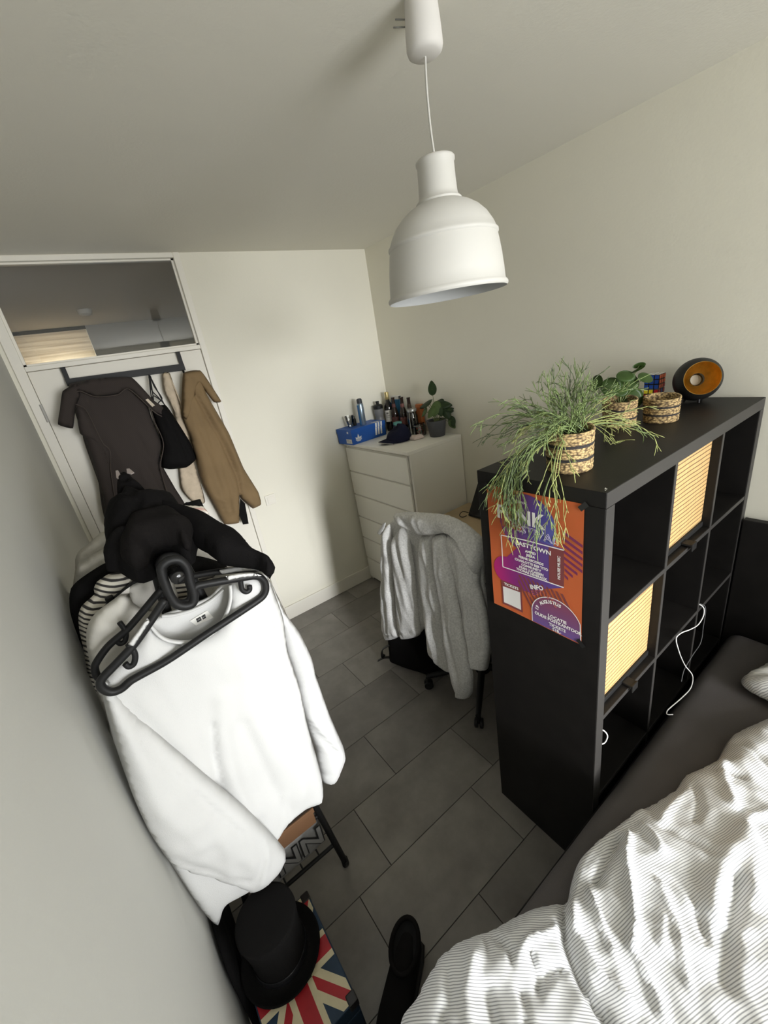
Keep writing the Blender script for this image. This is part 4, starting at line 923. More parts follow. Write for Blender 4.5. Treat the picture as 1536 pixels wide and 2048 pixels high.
bm = NB(); box(bm, (-.03, -.21, 0), (.03, .21, .56), .028, 4, M=T(.245, huby, .545) @ RY(-5)); obj('backrest', bm, m_blkcloth, t, True)
bm = NB(); tube(bm, [(.40, huby, .42), (.24, huby, .44), (.215, huby, .60)], .018, 10); obj('back_bracket', bm, m_blk_plastic, t, True)

m_heath = mat('grey_heather_fleece', (.62, .615, .60), .92, var=.20, vscale=130, bump=.35, bscale=260, detail=2)
HU, HV, HN = (0, -1, 0), (0, 0, 1), (-1, 0, 0)
def HO(x): return (x, .868, 0)
t = thing('hoodie', 'grey marl hooded sweatshirt draped over the back of the desk chair', 'hoodie', (.15, .868, 1.0))
obj('body', puff(D['hood_back'], HO(.165), HU, HV, HN, thick=0.025, edge=.05, nz=((8, .012),), folds=(([(-.20, 1.0), (-.22, .6)], .02, -.012), ([(-.11, .95), (-.12, .45)], .02, -.015))), m_heath, t, True)
obj('front_panel', puff(D['hd_panel_l'], HO(.142), HU, HV, HN, res=.010, drape=((18, 3, .009), (30, 9, .003)), tk=.22, thick=0.032, edge=.05, nz=((7, .010),), folds=(([(-.22, 1.0), (-.20, .7), (-.24, .4)], .03, .012), ([(-.17, .95), (-.16, .6)], .015, -.010), ([(-.33, .34), (-.25, .40), (-.16, .46)], .004, -.005))), m_heath, t, True)
obj('front_panel', puff(D['hd_panel_m'], HO(.140), HU, HV, HN, res=.010, drape=((18, 3, .009), (30, 9, .003)), tk=.22, thick=0.029, edge=.04, nz=((7, .010),), folds=(([(.0, 1.0), (-.02, .7), (.0, .4)], .03, .012), ([(.04, 1.0), (.045, .6)], .010, .008), ([(-.09, .50), (-.03, .42), (.05, .36)], .004, -.005))), m_heath, t, True)
obj('side_panel', puff(D['hd_panel_r'], HO(.142), HU, HV, HN, res=.010, drape=((18, 3, .009), (30, 9, .003)), tk=.22, thick=0.029, edge=.05, nz=((7, .012),), folds=(([(.20, 1.05), (.21, .8), (.20, .55)], .018, -.014), ([(.25, 1.02), (.25, .75), (.27, .5)], .018, .012), ([(.30, .9), (.31, .6)], .012, -.008), ([(.22, .50), (.28, .52), (.33, .58)], .004, -.005))), m_heath, t, True)
obj('sleeve', puff(D['hd_sleeve_l'], HO(.135), HU, HV, HN, res=.010, drape=((18, 3, .009), (30, 9, .003)), tk=.22, thick=0.029, edge=.04, nz=((9, .008),), folds=(([(-.31, .95), (-.40, .5), (-.42, .3)], .012, -.008), ([(-.53, .262), (-.44, .268), (-.37, .32)], .005, -.008))), m_heath, t, True)
obj('sleeve', puff(D['hd_sleeve_r'], HO(.122), HU, HV, HN, res=.010, drape=((18, 3, .009), (30, 9, .003)), tk=.22, thick=0.036, edge=.045, nz=((9, .008),), folds=(([(.09, 1.05), (.10, .7), (.12, .4)], .012, .010), ([(.13, 1.0), (.14, .7), (.18, .4)], .012, -.010), ([(.075, .27), (.14, .262), (.205, .285)], .005, -.008))), m_heath, t, True)
obj('hood', puff(D['hood'], HO(.128), HU, HV, HN, res=.010, tk=.22, drape=((10, 10, .010), (30, 12, .003)), thick=.034, edge=.035, nz=((8, .014),), back=.8, folds=(([(-.1, 1.13), (-.05, 1.08), (-.03, 1.05)], .010, -.010), ([(.0, 1.16), (.01, 1.06)], .006, .006), ([(.16, 1.08), (.25, 1.05), (.30, .99)], .010, -.020))), m_heath, t, True)
obj('white_trim', puff([(-.338, .985), (-.262, 1.062), (-.240, 1.068), (-.252, 1.046), (-.305, .982)], HO(.108), HU, HV, HN, thick=.004, edge=.01, res=.006, tk=.2), m_whtcot, t, True, 'white strip along the shoulder')

# black backpack on the floor beyond the chair
t = thing('backpack', 'black backpack with a loose strap on the floor beside the desk chair', 'bag', (.26, 1.22, 0))
bm = puff([(-.17, .0), (.17, .0), (.175, .10), (.16, .24), (.10, .33), (-.10, .33), (-.16, .24), (-.175, .10)], (.235, 1.23, .004), (.35, -.94, 0), (0, 0, 1), (-.94, -.35, 0), thick=.09, edge=.10, back=.6, nz=((9, .012),))
obj('main_bag', bm, m_blkcloth, t, True)
bm = NB(); tube(bm, catmull([(.15, 1.30, .20), (.10, 1.37, .14), (.11, 1.42, .05), (.135, 1.44, .012)], n=6), .014, 8, flat=(1, .25)); tube(bm, catmull([(.16, 1.32, .06), (.12, 1.40, .04), (.085, 1.44, .012)], n=5), .012, 8, flat=(1, .3)); obj('strap', bm, m_blk_plastic, t, True)

# black tablet leaning at the back of the desk, with its cable
t = thing('tablet', 'black tablet leaning at the back of the wooden desk beside the shelf', 'tablet', (1.0, 1.26, .73))
Mt = T(.930, 1.262, .738) @ RY(31)
obj('case', mbox((0, -.105, 0), (.014, .105, .27), .004, M=Mt), m_blk_plastic, t); obj('screen', mbox((-.0012, -.095, .012), (.0005, .095, .258), .0004, M=Mt), mat('dark_screen', (.006, .006, .007), .1), t)
obj('stand', mbox((.1, -.03, 0), (.108, .03, .15), .002, M=T(.930, 1.262, .7308) @ RY(0)), m_blk_plastic, t)
bm = NB(); tube(bm, catmull([(.945, 1.372, .752), (.915, 1.40, .762), (.89, 1.405, .745), (.895, 1.385, .734), (.93, 1.38, .733)], n=6), .0025, 6); obj('cable', bm, m_blk_plastic, t, True)

# ------------------------------------------------------------------ duvet and pillow
m_duvet = stripe_mat('striped_duvet_cotton', (.73, .735, .735), (.29, .295, .305), .0052, .36, (.303, .953, .12), warp=.028, wscale=4, rough=.9, soft=.10)
m_duvet2 = stripe_mat('striped_duvet_cotton_turned', (.73, .735, .735), (.29, .295, .305), .0052, .36, (.645, .764, .12), warp=.024, wscale=4, rough=.9, soft=.10)
poly = D['duvet_far_left'] + D['duvet_far_right'] + [(.70, -.33), (.76, -.45), (.74, -.70), (.70, -1.0), (.66, -1.30), (.50, -1.385), (.0, -1.39), (-.5, -1.38), (-.86, -1.36), (-.90, -1.1), (-.90, -.6), (-.895, -.2), (-.86, -.06)]
DF = [([(-.006, -.135), (-.11, -.115), (-.193, -.102), (-.256, -.102), (-.311, -.12), (-.364, -.141), (-.391, -.167)], .016, .034), ([(-.131, -.139), (-.212, -.145), (-.268, -.150)], .014, -.030),
      ([(-.105, -.150), (-.172, -.175), (-.213, -.204), (-.273, -.243), (-.330, -.262)], .010, .022), ([(-.346, -.117), (-.395, -.14), (-.436, -.175), (-.467, -.246), (-.472, -.30)], .012, -.032),
      ([(-.302, -.150), (-.321, -.178), (-.343, -.208), (-.367, -.244)], .008, .016), ([(.206, -.363), (.156, -.335), (.113, -.331), (.10, -.36)], .012, .014), ([(.103, -.338), (.01, -.334), (-.077, -.335), (-.13, -.35)], .03, .022),
      ([(-.026, -.365), (-.12, -.373), (-.183, -.387), (-.239, -.40)], .02, -.016), ([(-.537, -.045), (-.533, -.095), (-.545, -.118)], .010, -.018), ([(-.545, -.118), (-.483, -.114), (-.423, -.141)], .010, .016),
      ([(-.536, -.171), (-.491, -.172), (-.459, -.189)], .009, -.016), ([(-.055, -.164), (-.068, -.195), (-.09, -.223)], .012, .016), ([(.162, -.209), (.102, -.242), (.05, -.25)], .010, -.014), ([(-.321, -.255), (-.342, -.296), (-.379, -.345)], .010, .014),
      ([(.074, -.367), (-.018, -.385)], .03, .018), ([(-.501, -.127), (-.529, -.166)], .007, -.014), ([(-.551, -.033), (-.571, -.074)], .007, -.012), ([(-.564, -.152), (-.60, -.19)], .008, -.012),
      ([(.022, -.151), (-.027, -.198), (-.007, -.296)], .014, -.010), ([(-.215, -.28), (-.279, -.30)], .009, .010), ([(-.60, -.05), (-.66, -.08), (-.70, -.14)], .02, .016), ([(-.62, -.10), (-.66, -.17)], .014, -.014),
      ([(.30, -.23), (.22, -.26), (.16, -.30)], .015, .018), ([(.40, -.24), (.36, -.32), (.30, -.40)], .014, -.016), ([(.47, -.25), (.45, -.34)], .016, .018), ([(.25, -.22), (.27, -.29)], .010, -.014), ([(-.16, -.25), (-.22, -.31), (-.30, -.36)], .008, .010), ([(-.14, -.31), (-.2, -.36)], .010, -.010),
      ([(.12, -.20), (.05, -.19), (-.02, -.19)], .012, .014), ([(-.40, -.19), (-.42, -.24), (-.41, -.30)], .012, .016), ([(-.66, -.02), (-.69, -.06), (-.74, -.08)], .012, -.010)]
DF = [(pts, w * .72, amp * 1.05) for pts, w, amp in DF]
bm = puff(poly, (0, 0, .472), (1, 0, 0), (0, 1, 0), (0, 0, 1), thick=.080, edge=.08, back=.02, res=.0105, folds=DF, nz=((4, .012), (12, .006), (30, .0032)), drape=((7, 10, .006), (22, 16, .0048), (45, 30, .0018)), power=.5)
def left_lobe(c):      # the part of the cover that slipped to the foot end lies at another angle
    pts = [(-.334, -.06), (-.346, -.117), (-.395, -.14), (-.436, -.175), (-.467, -.246), (-.472, -.30), (-.50, -.45), (-.55, -1.4)]
    for (xa, ya), (xb, yb) in zip(pts, pts[1:]):
        if yb <= c.y <= ya: return c.x < xa + (xb - xa) * (c.y - ya) / (yb - ya)
    return c.x < -.34
for f in bm.faces: f.material_index = 1 if left_lobe(f.calc_center_median()) else 0
t = obj('duvet', bm, [m_duvet, m_duvet2], smooth=True); tag(t, 'rumpled grey and white striped duvet spread over the bed', 'duvet')
m_pil = stripe_mat('striped_pillow_cotton', (.76, .755, .735), (.34, .34, .34), .005, .36, (.86, .5, .1), warp=.02, wscale=4, rough=.85, soft=.08)
bm = puff([(.700, -.172), (.735, -.163), (.80, -.185), (1.03, -.25), (1.06, -.30), (1.05, -.70), (1.02, -.745), (.82, -.74), (.69, -.70), (.665, -.60), (.668, -.35), (.682, -.215)], (0, 0, .512), (1, 0, 0), (0, 1, 0), (0, 0, 1), thick=.085, edge=.13, back=.42, res=.013, nz=((8, .015), (22, .004)), folds=(([(.72, -.185), (.76, -.25), (.82, -.36)], .012, -.022), ([(.735, -.17), (.80, -.24)], .008, .010), ([(.70, -.22), (.73, -.30)], .008, .010)))
t = obj('pillow', bm, m_pil, smooth=True); tag(t, 'striped pillow at the head of the bed beside the black shelf', 'pillow')

# ------------------------------------------------------------------ cables in the shelf
m_cab = mat('white_cable', (.75, .74, .71), .4)
t = obj('charging_cable', (lambda b: (tube(b, catmull([(.735, .06, .752), (.745, .01, .760), (.755, -.010, .745), (.745, -.016, .715), (.70, -.016, .700), (.62, -.016, .725), (.555, -.012, .748), (.515, -.010, .752), (.504, -.014, .742), (.518, -.014, .715), (.568, -.014, .633), (.637, -.014, .538), (.655, -.035, .492), (.60, -.050, .482), (.53, -.046, .480), (.445, -.034, .476), (.422, -.040, .478), (.432, -.055, .481)], n=7), .0019, 8), b)[1])(NB()), m_cab, smooth=True)
tag(t, 'thin white charging cable hanging from the middle of the shelf to the bed', 'cable')
t = obj('cable', (lambda b: (tube(b, catmull([(.755, .02, .755), (.780, -.008, .735), (.803, -.006, .62), (.802, -.006, .545), (.72, -.008, .535), (.64, -.010, .515), (.60, -.018, .49)], n=7), .0016, 6), b)[1])(NB()), mat('grey_cable', (.10, .10, .10), .5), smooth=True)
tag(t, 'thin dark cable hanging behind the white charging cable', 'cable')
t = obj('cable', (lambda b: (tube(b, catmull([(.062, .04, .632), (.085, .022, .628), (.103, .016, .60), (.106, .016, .578), (.094, .02, .562), (.070, .04, .556)], n=7), .0022, 6), b)[1])(NB()), m_cab, smooth=True)
tag(t, 'short loop of white cable in the lower left cube of the shelf', 'cable')

# ------------------------------------------------------------------ woven baskets, plants and things on the shelf
def basket_mat(light, dark):
    m, n, L, b = node_mat('woven_seagrass', .8)
    uv = n.new('ShaderNodeAttribute'); uv.attribute_name = 'weave'
    sp = n.new('ShaderNodeSeparateXYZ'); L.new(uv.outputs['Vector'], sp.inputs[0])
    wv = n.new('ShaderNodeTexNoise'); wv.inputs['Scale'].default_value = 60; wv.inputs['Detail'].default_value = 2; L.new(uv.outputs['Vector'], wv.inputs['Vector'])
    ck = n.new('ShaderNodeTexVoronoi'); ck.inputs['Scale'].default_value = 1
    mp = n.new('ShaderNodeMapping'); mp.inputs['Scale'].default_value = (130, 200, 1); mp.inputs['Rotation'].default_value = (0, 0, .7); L.new(uv.outputs['Vector'], mp.inputs[0]); L.new(mp.outputs[0], ck.inputs['Vector'])
    cr = n.new('ShaderNodeValToRGB'); cr.color_ramp.elements[0].position = .15; cr.color_ramp.elements[0].color = (*light, 1); cr.color_ramp.elements[1].position = .75; cr.color_ramp.elements[1].color = (light[0] * .13, light[1] * .11, light[2] * .10, 1)
    L.new(ck.outputs['Distance'], cr.inputs[0])
    # dark bands by height
    vr = n.new('ShaderNodeMath'); vr.operation = 'PINGPONG'; vr.inputs[1].default_value = .5
    mu = n.new('ShaderNodeMath'); mu.operation = 'MULTIPLY'; mu.inputs[1].default_value = 3.0; L.new(sp.outputs['Z'], mu.inputs[0]); L.new(mu.outputs[0], vr.inputs[0])
    mr = n.new('ShaderNodeMapRange'); mr.inputs['From Min'].default_value = .10; mr.inputs['From Max'].default_value = .13; L.new(vr.outputs[0], mr.inputs['Value'])
    mx = n.new('ShaderNodeMix'); mx.data_type = 'RGBA'; mx.inputs['A'].default_value = (*dark, 1); L.new(cr.outputs[0], mx.inputs['B']); L.new(mr.outputs[0], mx.inputs['Factor'])
    L.new(mx.outputs['Result'], b.inputs['Base Color'])
    bp = n.new('ShaderNodeBump'); bp.inputs['Strength'].default_value = .8; bp.inputs['Distance'].default_value = .002; bp.invert = True; L.new(ck.outputs['Distance'], bp.inputs['Height']); L.new(bp.outputs[0], b.inputs['Normal'])
    return m
m_bask = basket_mat((.60, .43, .195), (.016, .013, .012))
def basket(parent, cx, cy, cz, r0, r1, h, sag=0., name='basket'):
    """coiled rope basket: braided tiers with dark cords between, open at the top"""
    bm = NB(); lay = bm.verts.layers.float_vector.new('weave')
    seg = 96; prof = []
    tiers = 9
    for i in range(tiers * 4 + 1):
        v = i / (tiers * 4); bulge = .0022 * abs(math.sin(PI * v * tiers)) ; rr = r0 + (r1 - r0) * v
        prof.append((rr + bulge, v))
    rings = []
    for rr, v in prof:
        ring = []
        for k in range(seg):
            a = 2 * PI * k / seg
            w = .0011 * math.sin(a * 46 + (math.floor(v * tiers) % 2) * PI) + .0015 * math.sin(2 * a + 1) * v + .002 * sag * math.sin(a * 3 + 2) * v
            vt = bm.verts.new((cx + (rr + w) * math.cos(a), cy + (rr + w) * math.sin(a), cz + h * v + sag * .006 * math.sin(a + .6) * v)); vt[lay] = (a * r0, v * h, v if .12 < v < .88 else 1 / 6); ring.append(vt)
        rings.append(ring)
    inner = []
    for i, (rr, v) in enumerate(reversed(prof)):
        if i % 4: continue
        ring = []
        for k in range(seg):
            a = 2 * PI * k / seg
            vt = bm.verts.new((cx + (rr - .006) * math.cos(a), cy + (rr - .006) * math.sin(a), cz + max(.004, h * v - .001) + sag * .006 * math.sin(a + .6) * v)); vt[lay] = (a * r0, v * h, .17); ring.append(vt)
        inner.append(ring)
    allr = rings + inner
    for A, B in zip(allr, allr[1:]):
        for k in range(seg): bm.faces.new((A[k], A[(k + 1) % seg], B[(k + 1) % seg], B[k]))
    bm.faces.new(allr[-1]); bm.faces.new(allr[0][::-1])
    return obj(name, bm, m_bask, parent, True)
m_soil = mat('potting_soil', (.03, .022, .016), 1, var=.4, vscale=60, bump=1, bscale=120)

m_rhip = mat('pale_green_stem', (.150, .205, .070), .5, var=.30, vscale=9)
m_rhip2 = mat('yellow_green_stem', (.30, .33, .11), .5, var=.25, vscale=9)
m_rhip3 = mat('dusky_green_stem', (.085, .115, .052), .55, var=.25, vscale=9)
p1 = (.128, .168, KH); ph = .112
t = thing('trailing_cactus', 'spindly trailing cactus in a woven basket at the corner of the black shelf', 'plant', p1)
basket(t, p1[0], p1[1], KH, .056, .061, ph, .6)
bm = NB(); lathe(bm, [(0, .10), (.053, .098), (.053, .09), (0, .09)], 28, T(*p1)); obj('soil', bm, m_soil, t, True)
def stem_walk(bm, p, d, length, r, rnd, depth=0, grav=1., end=.35, clampf=None, fork=(2, 2), wig=.28, seg=.011):
    """one jointed stem that bends under its weight and forks"""
    pts = [Vector(p)]; d = Vector(d).normalized(); L = 0; seglen = length * rnd.uniform(.22, .38) if depth < 4 else length
    seglen = min(seglen, length)
    while L < seglen:
        d = (d + Vector((0, 0, -1)) * grav * seg + Vector((rnd.gauss(0, 1), rnd.gauss(0, 1), rnd.gauss(0, 1))) * wig * seg * 3).normalized()
        q = pts[-1] + d * seg
        if clampf: q, d = clampf(q, d)
        pts.append(q); L += seg
    tube(bm, pts, [r] * (len(pts) - 1) + [r * .75], 5, caps=True)
    left = length - L
    if left > .018 and depth < 6:
        nf = 2 if rnd.random() < .8 else 3
        if depth == 0: nf = 2
        for i in range(nf):
            s = Vector((rnd.gauss(0, 1), rnd.gauss(0, 1), rnd.gauss(0, .6)))
            s = (s - d * s.dot(d)); s = s.normalized() if s.length > 1e-6 else s
            stem_walk(bm, pts[-1], d + s * rnd.uniform(.25, .65), left * rnd.uniform(.7, 1.0) if i == 0 else left * rnd.uniform(.35, .8), r * .93, rnd, depth + 1, grav, end, clampf, fork, wig, seg)
def shelf_clamp(q, d):
    # keep stems out of the shelf body and of the poster face
    if 0 < q.x < KX and 0 < q.y < KD and q.z < KH + .006:
        if q.x < .03 and d.x < .2: q.x = -.012; d.x = -abs(d.x) * .2
        else: q.z = KH + .006; d.z = abs(d.z) * .2 + .05; d.normalize()
    elif -.010 < q.x <= 0 and -.01 < q.y < KD and q.z < KH: q.x = -.012
    return q, d
bms = [NB(), NB(), NB()]
rnd = random.Random(21)
def stem(dirv, length, grav, which, r=.00115, off=None, wig=.28):
    a = rnd.uniform(0, 2 * PI); rr = rnd.uniform(.0, .045)
    p = (p1[0] + rr * math.cos(a), p1[1] + rr * math.sin(a), KH + .10) if off is None else off
    stem_walk(bms[which], p, dirv, length, r, rnd, 0, grav, clampf=shelf_clamp, wig=wig)
for i in range(52):            # upright spray
    a = rnd.uniform(0, 2 * PI); s = rnd.uniform(.1, .8)
    stem((math.cos(a) * s, math.sin(a) * s, 1), rnd.uniform(.10, .25), .5, rnd.choice((0, 0, 2)))
for i in range(46):            # arching out over the end panel (towards -x and +y)
    a = math.radians(rnd.uniform(95, 215)); s = rnd.uniform(.5, 1.2)
    stem((math.cos(a) * s, math.sin(a) * s, rnd.uniform(.5, 1.0)), rnd.uniform(.14, .34), rnd.uniform(4, 10), rnd.choice((0, 0, 0, 1, 2)))
for i in range(26):            # hanging curtain in front of the poster's left half
    y = rnd.uniform(.25, .37); a = math.radians(rnd.uniform(140, 200))
    stem((math.cos(a), (y - p1[1]) / .18, rnd.uniform(.15, .5)), rnd.uniform(.28, .46), rnd.uniform(10, 18), rnd.choice((0, 0, 1, 1, 2)), off=(p1[0] - .045, p1[1] + rnd.uniform(-.01, .04), KH + .095), wig=.2)
for i in range(5):             # thinner strands right of the middle
    y = rnd.uniform(.07, .14)
    stem((-1, (y - p1[1]) / .22, rnd.uniform(.1, .35)), rnd.uniform(.30, .44), rnd.uniform(10, 16), rnd.choice((0, 1, 1)), off=(p1[0] - .05, p1[1] - rnd.uniform(.0, .02), KH + .09), wig=.22)
for i in range(13):            # strands running right across the shelf top
    a = math.radians(rnd.uniform(-42, 12))
    stem((math.cos(a), math.sin(a), rnd.uniform(.1, .5)), rnd.uniform(.22, .40), rnd.uniform(3, 7), rnd.choice((0, 1, 1)), off=(p1[0] + .045, p1[1] + rnd.uniform(-.02, .03), KH + .10), wig=.22)
for b_, m_, lb_ in zip(bms, (m_rhip, m_rhip2, m_rhip3), (None, 'yellowish stems', 'dusky stems')):
    obj('stems', b_, m_, t, True, lb_)['kind'] = 'stuff'

# pilea
m_leaf = mat('pilea_leaf', (.075, .135, .036), .35, var=.2, vscale=18, spec=.5)
m_petiole = mat('leaf_stalk', (.13, .16, .05), .5)
def leaf_disc(bm, c, nrm, r, aspect=1., tip=0., cup=.12, updir=(0, 0, 1), seg=20):
    n = Vector(nrm).normalized(); u = Vector(updir); u = (u - n * u.dot(n)).normalized(); v = n.cross(u); c = Vector(c)
    rings = []
    for k in range(1, 4):
        f = k / 3; ring = []
        for i in range(seg):
            a = 2 * PI * i / seg
            ru = r * f * (1 + tip * max(0, math.cos(a)) ** 6); rv = r * f * aspect
            ring.append(bm.verts.new(c + u * (ru * math.cos(a)) + v * (rv * math.sin(a)) + n * (-cup * r * f * f + .03 * r * math.cos(a * 2) * f)))
        rings.append(ring)
    top = bm.verts.new(c)
    for i in range(seg): bm.faces.new((top, rings[0][i], rings[0][(i + 1) % seg]))
    for A, B in zip(rings, rings[1:]):
        for i in range(seg): bm.faces.new((A[i], B[i], B[(i + 1) % seg], A[(i + 1) % seg]))
def add_leaf(parent, m, c, nrm, r, **kw):
    bm = NB(); leaf_disc(bm, c, nrm, r, **kw)
    bmesh.ops.solidify(bm, geom=bm.faces[:], thickness=.0008)
    return obj('leaf', bm, m, parent, True)
p2 = (.612, .272, KH)
t = thing('money_plant', 'small round-leaved plant in the middle woven basket', 'plant', p2)
basket(t, p2[0], p2[1], KH, .050, .054, .094, .8)
bm = NB(); lathe(bm, [(0, .075), (.047, .073), (.047, .065), (0, .065)], 28, T(*p2)); obj('soil', bm, m_soil, t, True)
bs = NB()
IMR = Vector((.795, -.586, -.157)); IMU = Vector((.338, .213, .917)); VW = Vector((-.504, -.782, .367))
for (sx, sy, dz, r_, nr) in ((-.085, .090, .0, .023, (-.9, .3, .25)), (-.035, .078, .0, .030, (-.7, -.5, .55)), (-.005, .104, .03, .026, (-.4, -.4, .85)), (.020, .090, .0, .030, (-.6, -.6, .55)), (.040, .045, -.02, .034, (-.75, -.6, .35)), (.030, .125, .03, .020, (-.2, .3, .8)), (.062, .102, .02, .022, (-.3, -.6, .8)), (-.01, .062, .01, .022, (-.5, -.5, .6)), (.035, .138, .03, .017, (.4, .3, .7))):
    c = Vector(p2) + Vector((0, 0, .06)) + IMR * (sx * 1.1 + .004) + IMU * (sy * 1.06 - .008) + VW * (.01 + dz)
    add_leaf(t, m_leaf, c, nr, r_ * 1.15)
    b0 = Vector(p2) + Vector((0, 0, .072)); tube(bs, catmull([b0 + Vector((sx * .1, 0, 0)), b0.lerp(c, .5) + Vector((0, 0, .012)), c - Vector(nr).normalized() * .003], n=5), .0011, 5)
tube(bs, [Vector(p2) + Vector((0, 0, .07)), Vector(p2) + Vector((.002, .002, .115))], .003, 6)
obj('stem', bs, m_petiole, t, True)

p3 = (.706, .178, KH)
t = thing('woven_basket', 'empty woven basket with dark bands next to the round-leaved plant', 'basket', p3)
basket(t, p3[0], p3[1], KH, .050, .055, .084, .7, 'basket')

# two stacked puzzle cubes
m_cubeb = mat('puzzle_black', (.012, .012, .013), .35)
stick = {c: mat('sticker_' + c, v, .35) for c, v in dict(blue=(.010, .06, .34), red=(.42, .012, .018), orange=(.62, .11, .03), yellow=(.74, .60, .03), white=(.72, .72, .70)).items()}
def cube_thing(lab, c, front, right):
    s = .0565; t = thing('puzzle_cube', lab, 'puzzle cube', c, 'stacked puzzle cubes')
    bm = NB(); p = s / 3
    for i in range(3):
        for j in range(3):
            for k_ in range(3):
                if i == j == k_ == 1: continue
                box(bm, (c[0] - s / 2 + i * p + .0004, c[1] - s / 2 + j * p + .0004, c[2] + k_ * p + .0003), (c[0] - s / 2 + (i + 1) * p - .0004, c[1] - s / 2 + (j + 1) * p - .0004, c[2] + (k_ + 1) * p - .0003), .0014, 2)
    obj('body', bm, m_cubeb, t)
    for fi, grid in enumerate((front, right, ['www'] * 3)):
        for k_ in range(3):
            for j in range(3):
                col_ = {'b': 'blue', 'r': 'red', 'o': 'orange', 'y': 'yellow', 'w': 'white'}[grid[k_][j]]; g = .0022; e = .0005
                z1 = c[2] + s - k_ * p; z0_ = z1 - p
                if fi == 0: lo, hi = (c[0] - s / 2 - e, c[1] + s / 2 - (j + 1) * p + g, z0_ + g), (c[0] - s / 2 + .0002, c[1] + s / 2 - j * p - g, z1 - g)
                elif fi == 1: lo, hi = (c[0] - s / 2 + j * p + g, c[1] - s / 2 - e, z0_ + g), (c[0] - s / 2 + (j + 1) * p - g, c[1] - s / 2 + .0002, z1 - g)
                else: lo, hi = (c[0] - s / 2 + j * p + g, c[1] - s / 2 + k_ * p + g, c[2] + s - .0002), (c[0] - s / 2 + (j + 1) * p - g, c[1] - s / 2 + (k_ + 1) * p - g, c[2] + s + e)
                obj('sticker', mbox(lo, hi, .0002, 1), stick[col_], t, label=col_ + ' sticker')
cube_thing('lower puzzle cube of the stack, with yellow and red squares facing out', (1.022, .335, KH), ['yyr', 'rrr', 'rrr'], ['rbr', 'ror', 'oro'])
cube_thing('upper puzzle cube of the stack, with an all blue side facing out', (1.022, .335, KH + .0572), ['bbb', 'bbb', 'bbb'], ['ooo', 'ooo', 'oor'])

# black bowl lamp with a gold inside
m_gold = mat('gold_leaf', (.80, .52, .13), .5, metal=.8, var=.25, vscale=30, bump=.5, bscale=90)
m_matblk = mat('matt_black_metal', (.010, .0095, .009), .5)
bc = Vector((1.030, .190, KH + .084)); op = Vector((-.80, -.58, .22)).normalized()
t = thing('tealight_lantern', 'round black bowl lantern with a gold inside on the shelf corner', 'candle holder', (bc.x, bc.y, KH))
Mo = Matrix.Translation(bc) @ op.to_track_quat('Z', 'Y').to_matrix().to_4x4()
R0 = .079; ang = math.radians(49)
bm = NB(); lathe(bm, [(R0 * math.sin(a), R0 * math.cos(a)) for a in [ang + (PI - ang) * k / 22 for k in range(23)]], 56, Mo); obj('shell', bm, m_matblk, t, True)
bm = NB(); Ri = R0 - .002; lathe(bm, [(R0 * math.sin(ang), R0 * math.cos(ang))] + [(Ri * math.sin(a), Ri * math.cos(a)) for a in [ang + (PI - ang) * k / 22 for k in range(23)]], 56, Mo); obj('gold_lining', bm, m_gold, t, True)
Mg = Mo @ T(0, 0, -.030)
bm = NB(); lathe(bm, [(0, -.022), (.019, -.022), (.0225, -.018), (.0235, .030), (.0225, .030), (.0205, -.015), (0, -.017)], 32, Mg); obj('glass_cup', bm, glass_mat('cup_glass', (.90, .88, .84), 2.0), t, True, sharp=40)
bm = NB(); lathe(bm, [(0, -.0165), (.0195, -.0165), (.0205, .008), (.019, .010), (0, .009)], 28, Mg); obj('candle', bm, mat('wax', (.46, .40, .30), .5), t, True, sharp=40)
for a in (100, 220, 340):
    fx, fy = bc.x + .035 * math.cos(math.radians(a)), bc.y + .035 * math.sin(math.radians(a))
    bm = NB(); tube(bm, [(fx, fy, KH + .0005), (fx - .004 * math.cos(math.radians(a)), fy - .004 * math.sin(math.radians(a)), KH + .016)], [.004, .006], 10); obj('foot', bm, m_matblk, t, True, sharp=40)
# ------------------------------------------------------------------ things on the chest of drawers
DZ = 1.2302
m_boxblue = mat('shoe_box_blue', (.012, .085, .36), .5, var=.04)
m_print = mat('white_print', (.72, .72, .70), .6)
def tz(x, y, z, a): return T(x, y, z) @ RZ(a)
t = thing('shoe_box', 'blue shoe box with three white stripes on the chest of drawers', 'box', (.78, 2.26, DZ))
Mx = tz(.617, 2.156, DZ, 4.5); bl_, bw_, bh = .335, .190, .112
obj('tray', mbox((.003, .003, 0), (bl_ - .003, bw_ - .003, bh - .034), .001, M=Mx), m_boxblue, t)
lid = obj('lid', mbox((0, 0, bh - .034), (bl_, bw_, bh), .0015, M=Mx), m_boxblue, t)
# three stripes wrapping the long side and the lid
bm = NB()
for i in range(3):
    x0 = .215 + i * .026
    for z0, z1, yy, dx in ((.02, bh - .035, .0025, .0), (bh - .0335, bh - .001, -.0005, .0)):
        prism(bm, [(x0 + (bh - z0) * -.12 + .02, z0), (x0 + .016 + (bh - z0) * -.12 + .02, z0), (x0 + .016 + (bh - z1) * -.12 + .02, z1), (x0 + (bh - z1) * -.12 + .02, z1)], Mx @ Vector((0, yy, 0)), Mx.to_3x3() @ Vector((1, 0, 0)), (0, 0, 1), Mx.to_3x3() @ Vector((0, -1, 0)), .0004)
    prism(bm, [(x0 + .02, 0), (x0 + .036, 0), (x0 + .030, .05), (x0 + .014, .05)], Mx @ Vector((0, 0, bh)), Mx.to_3x3() @ Vector((1, 0, 0)), Mx.to_3x3() @ Vector((0, 1, 0)), (0, 0, 1), .0004)
obj('stripe', bm, m_print, lid)
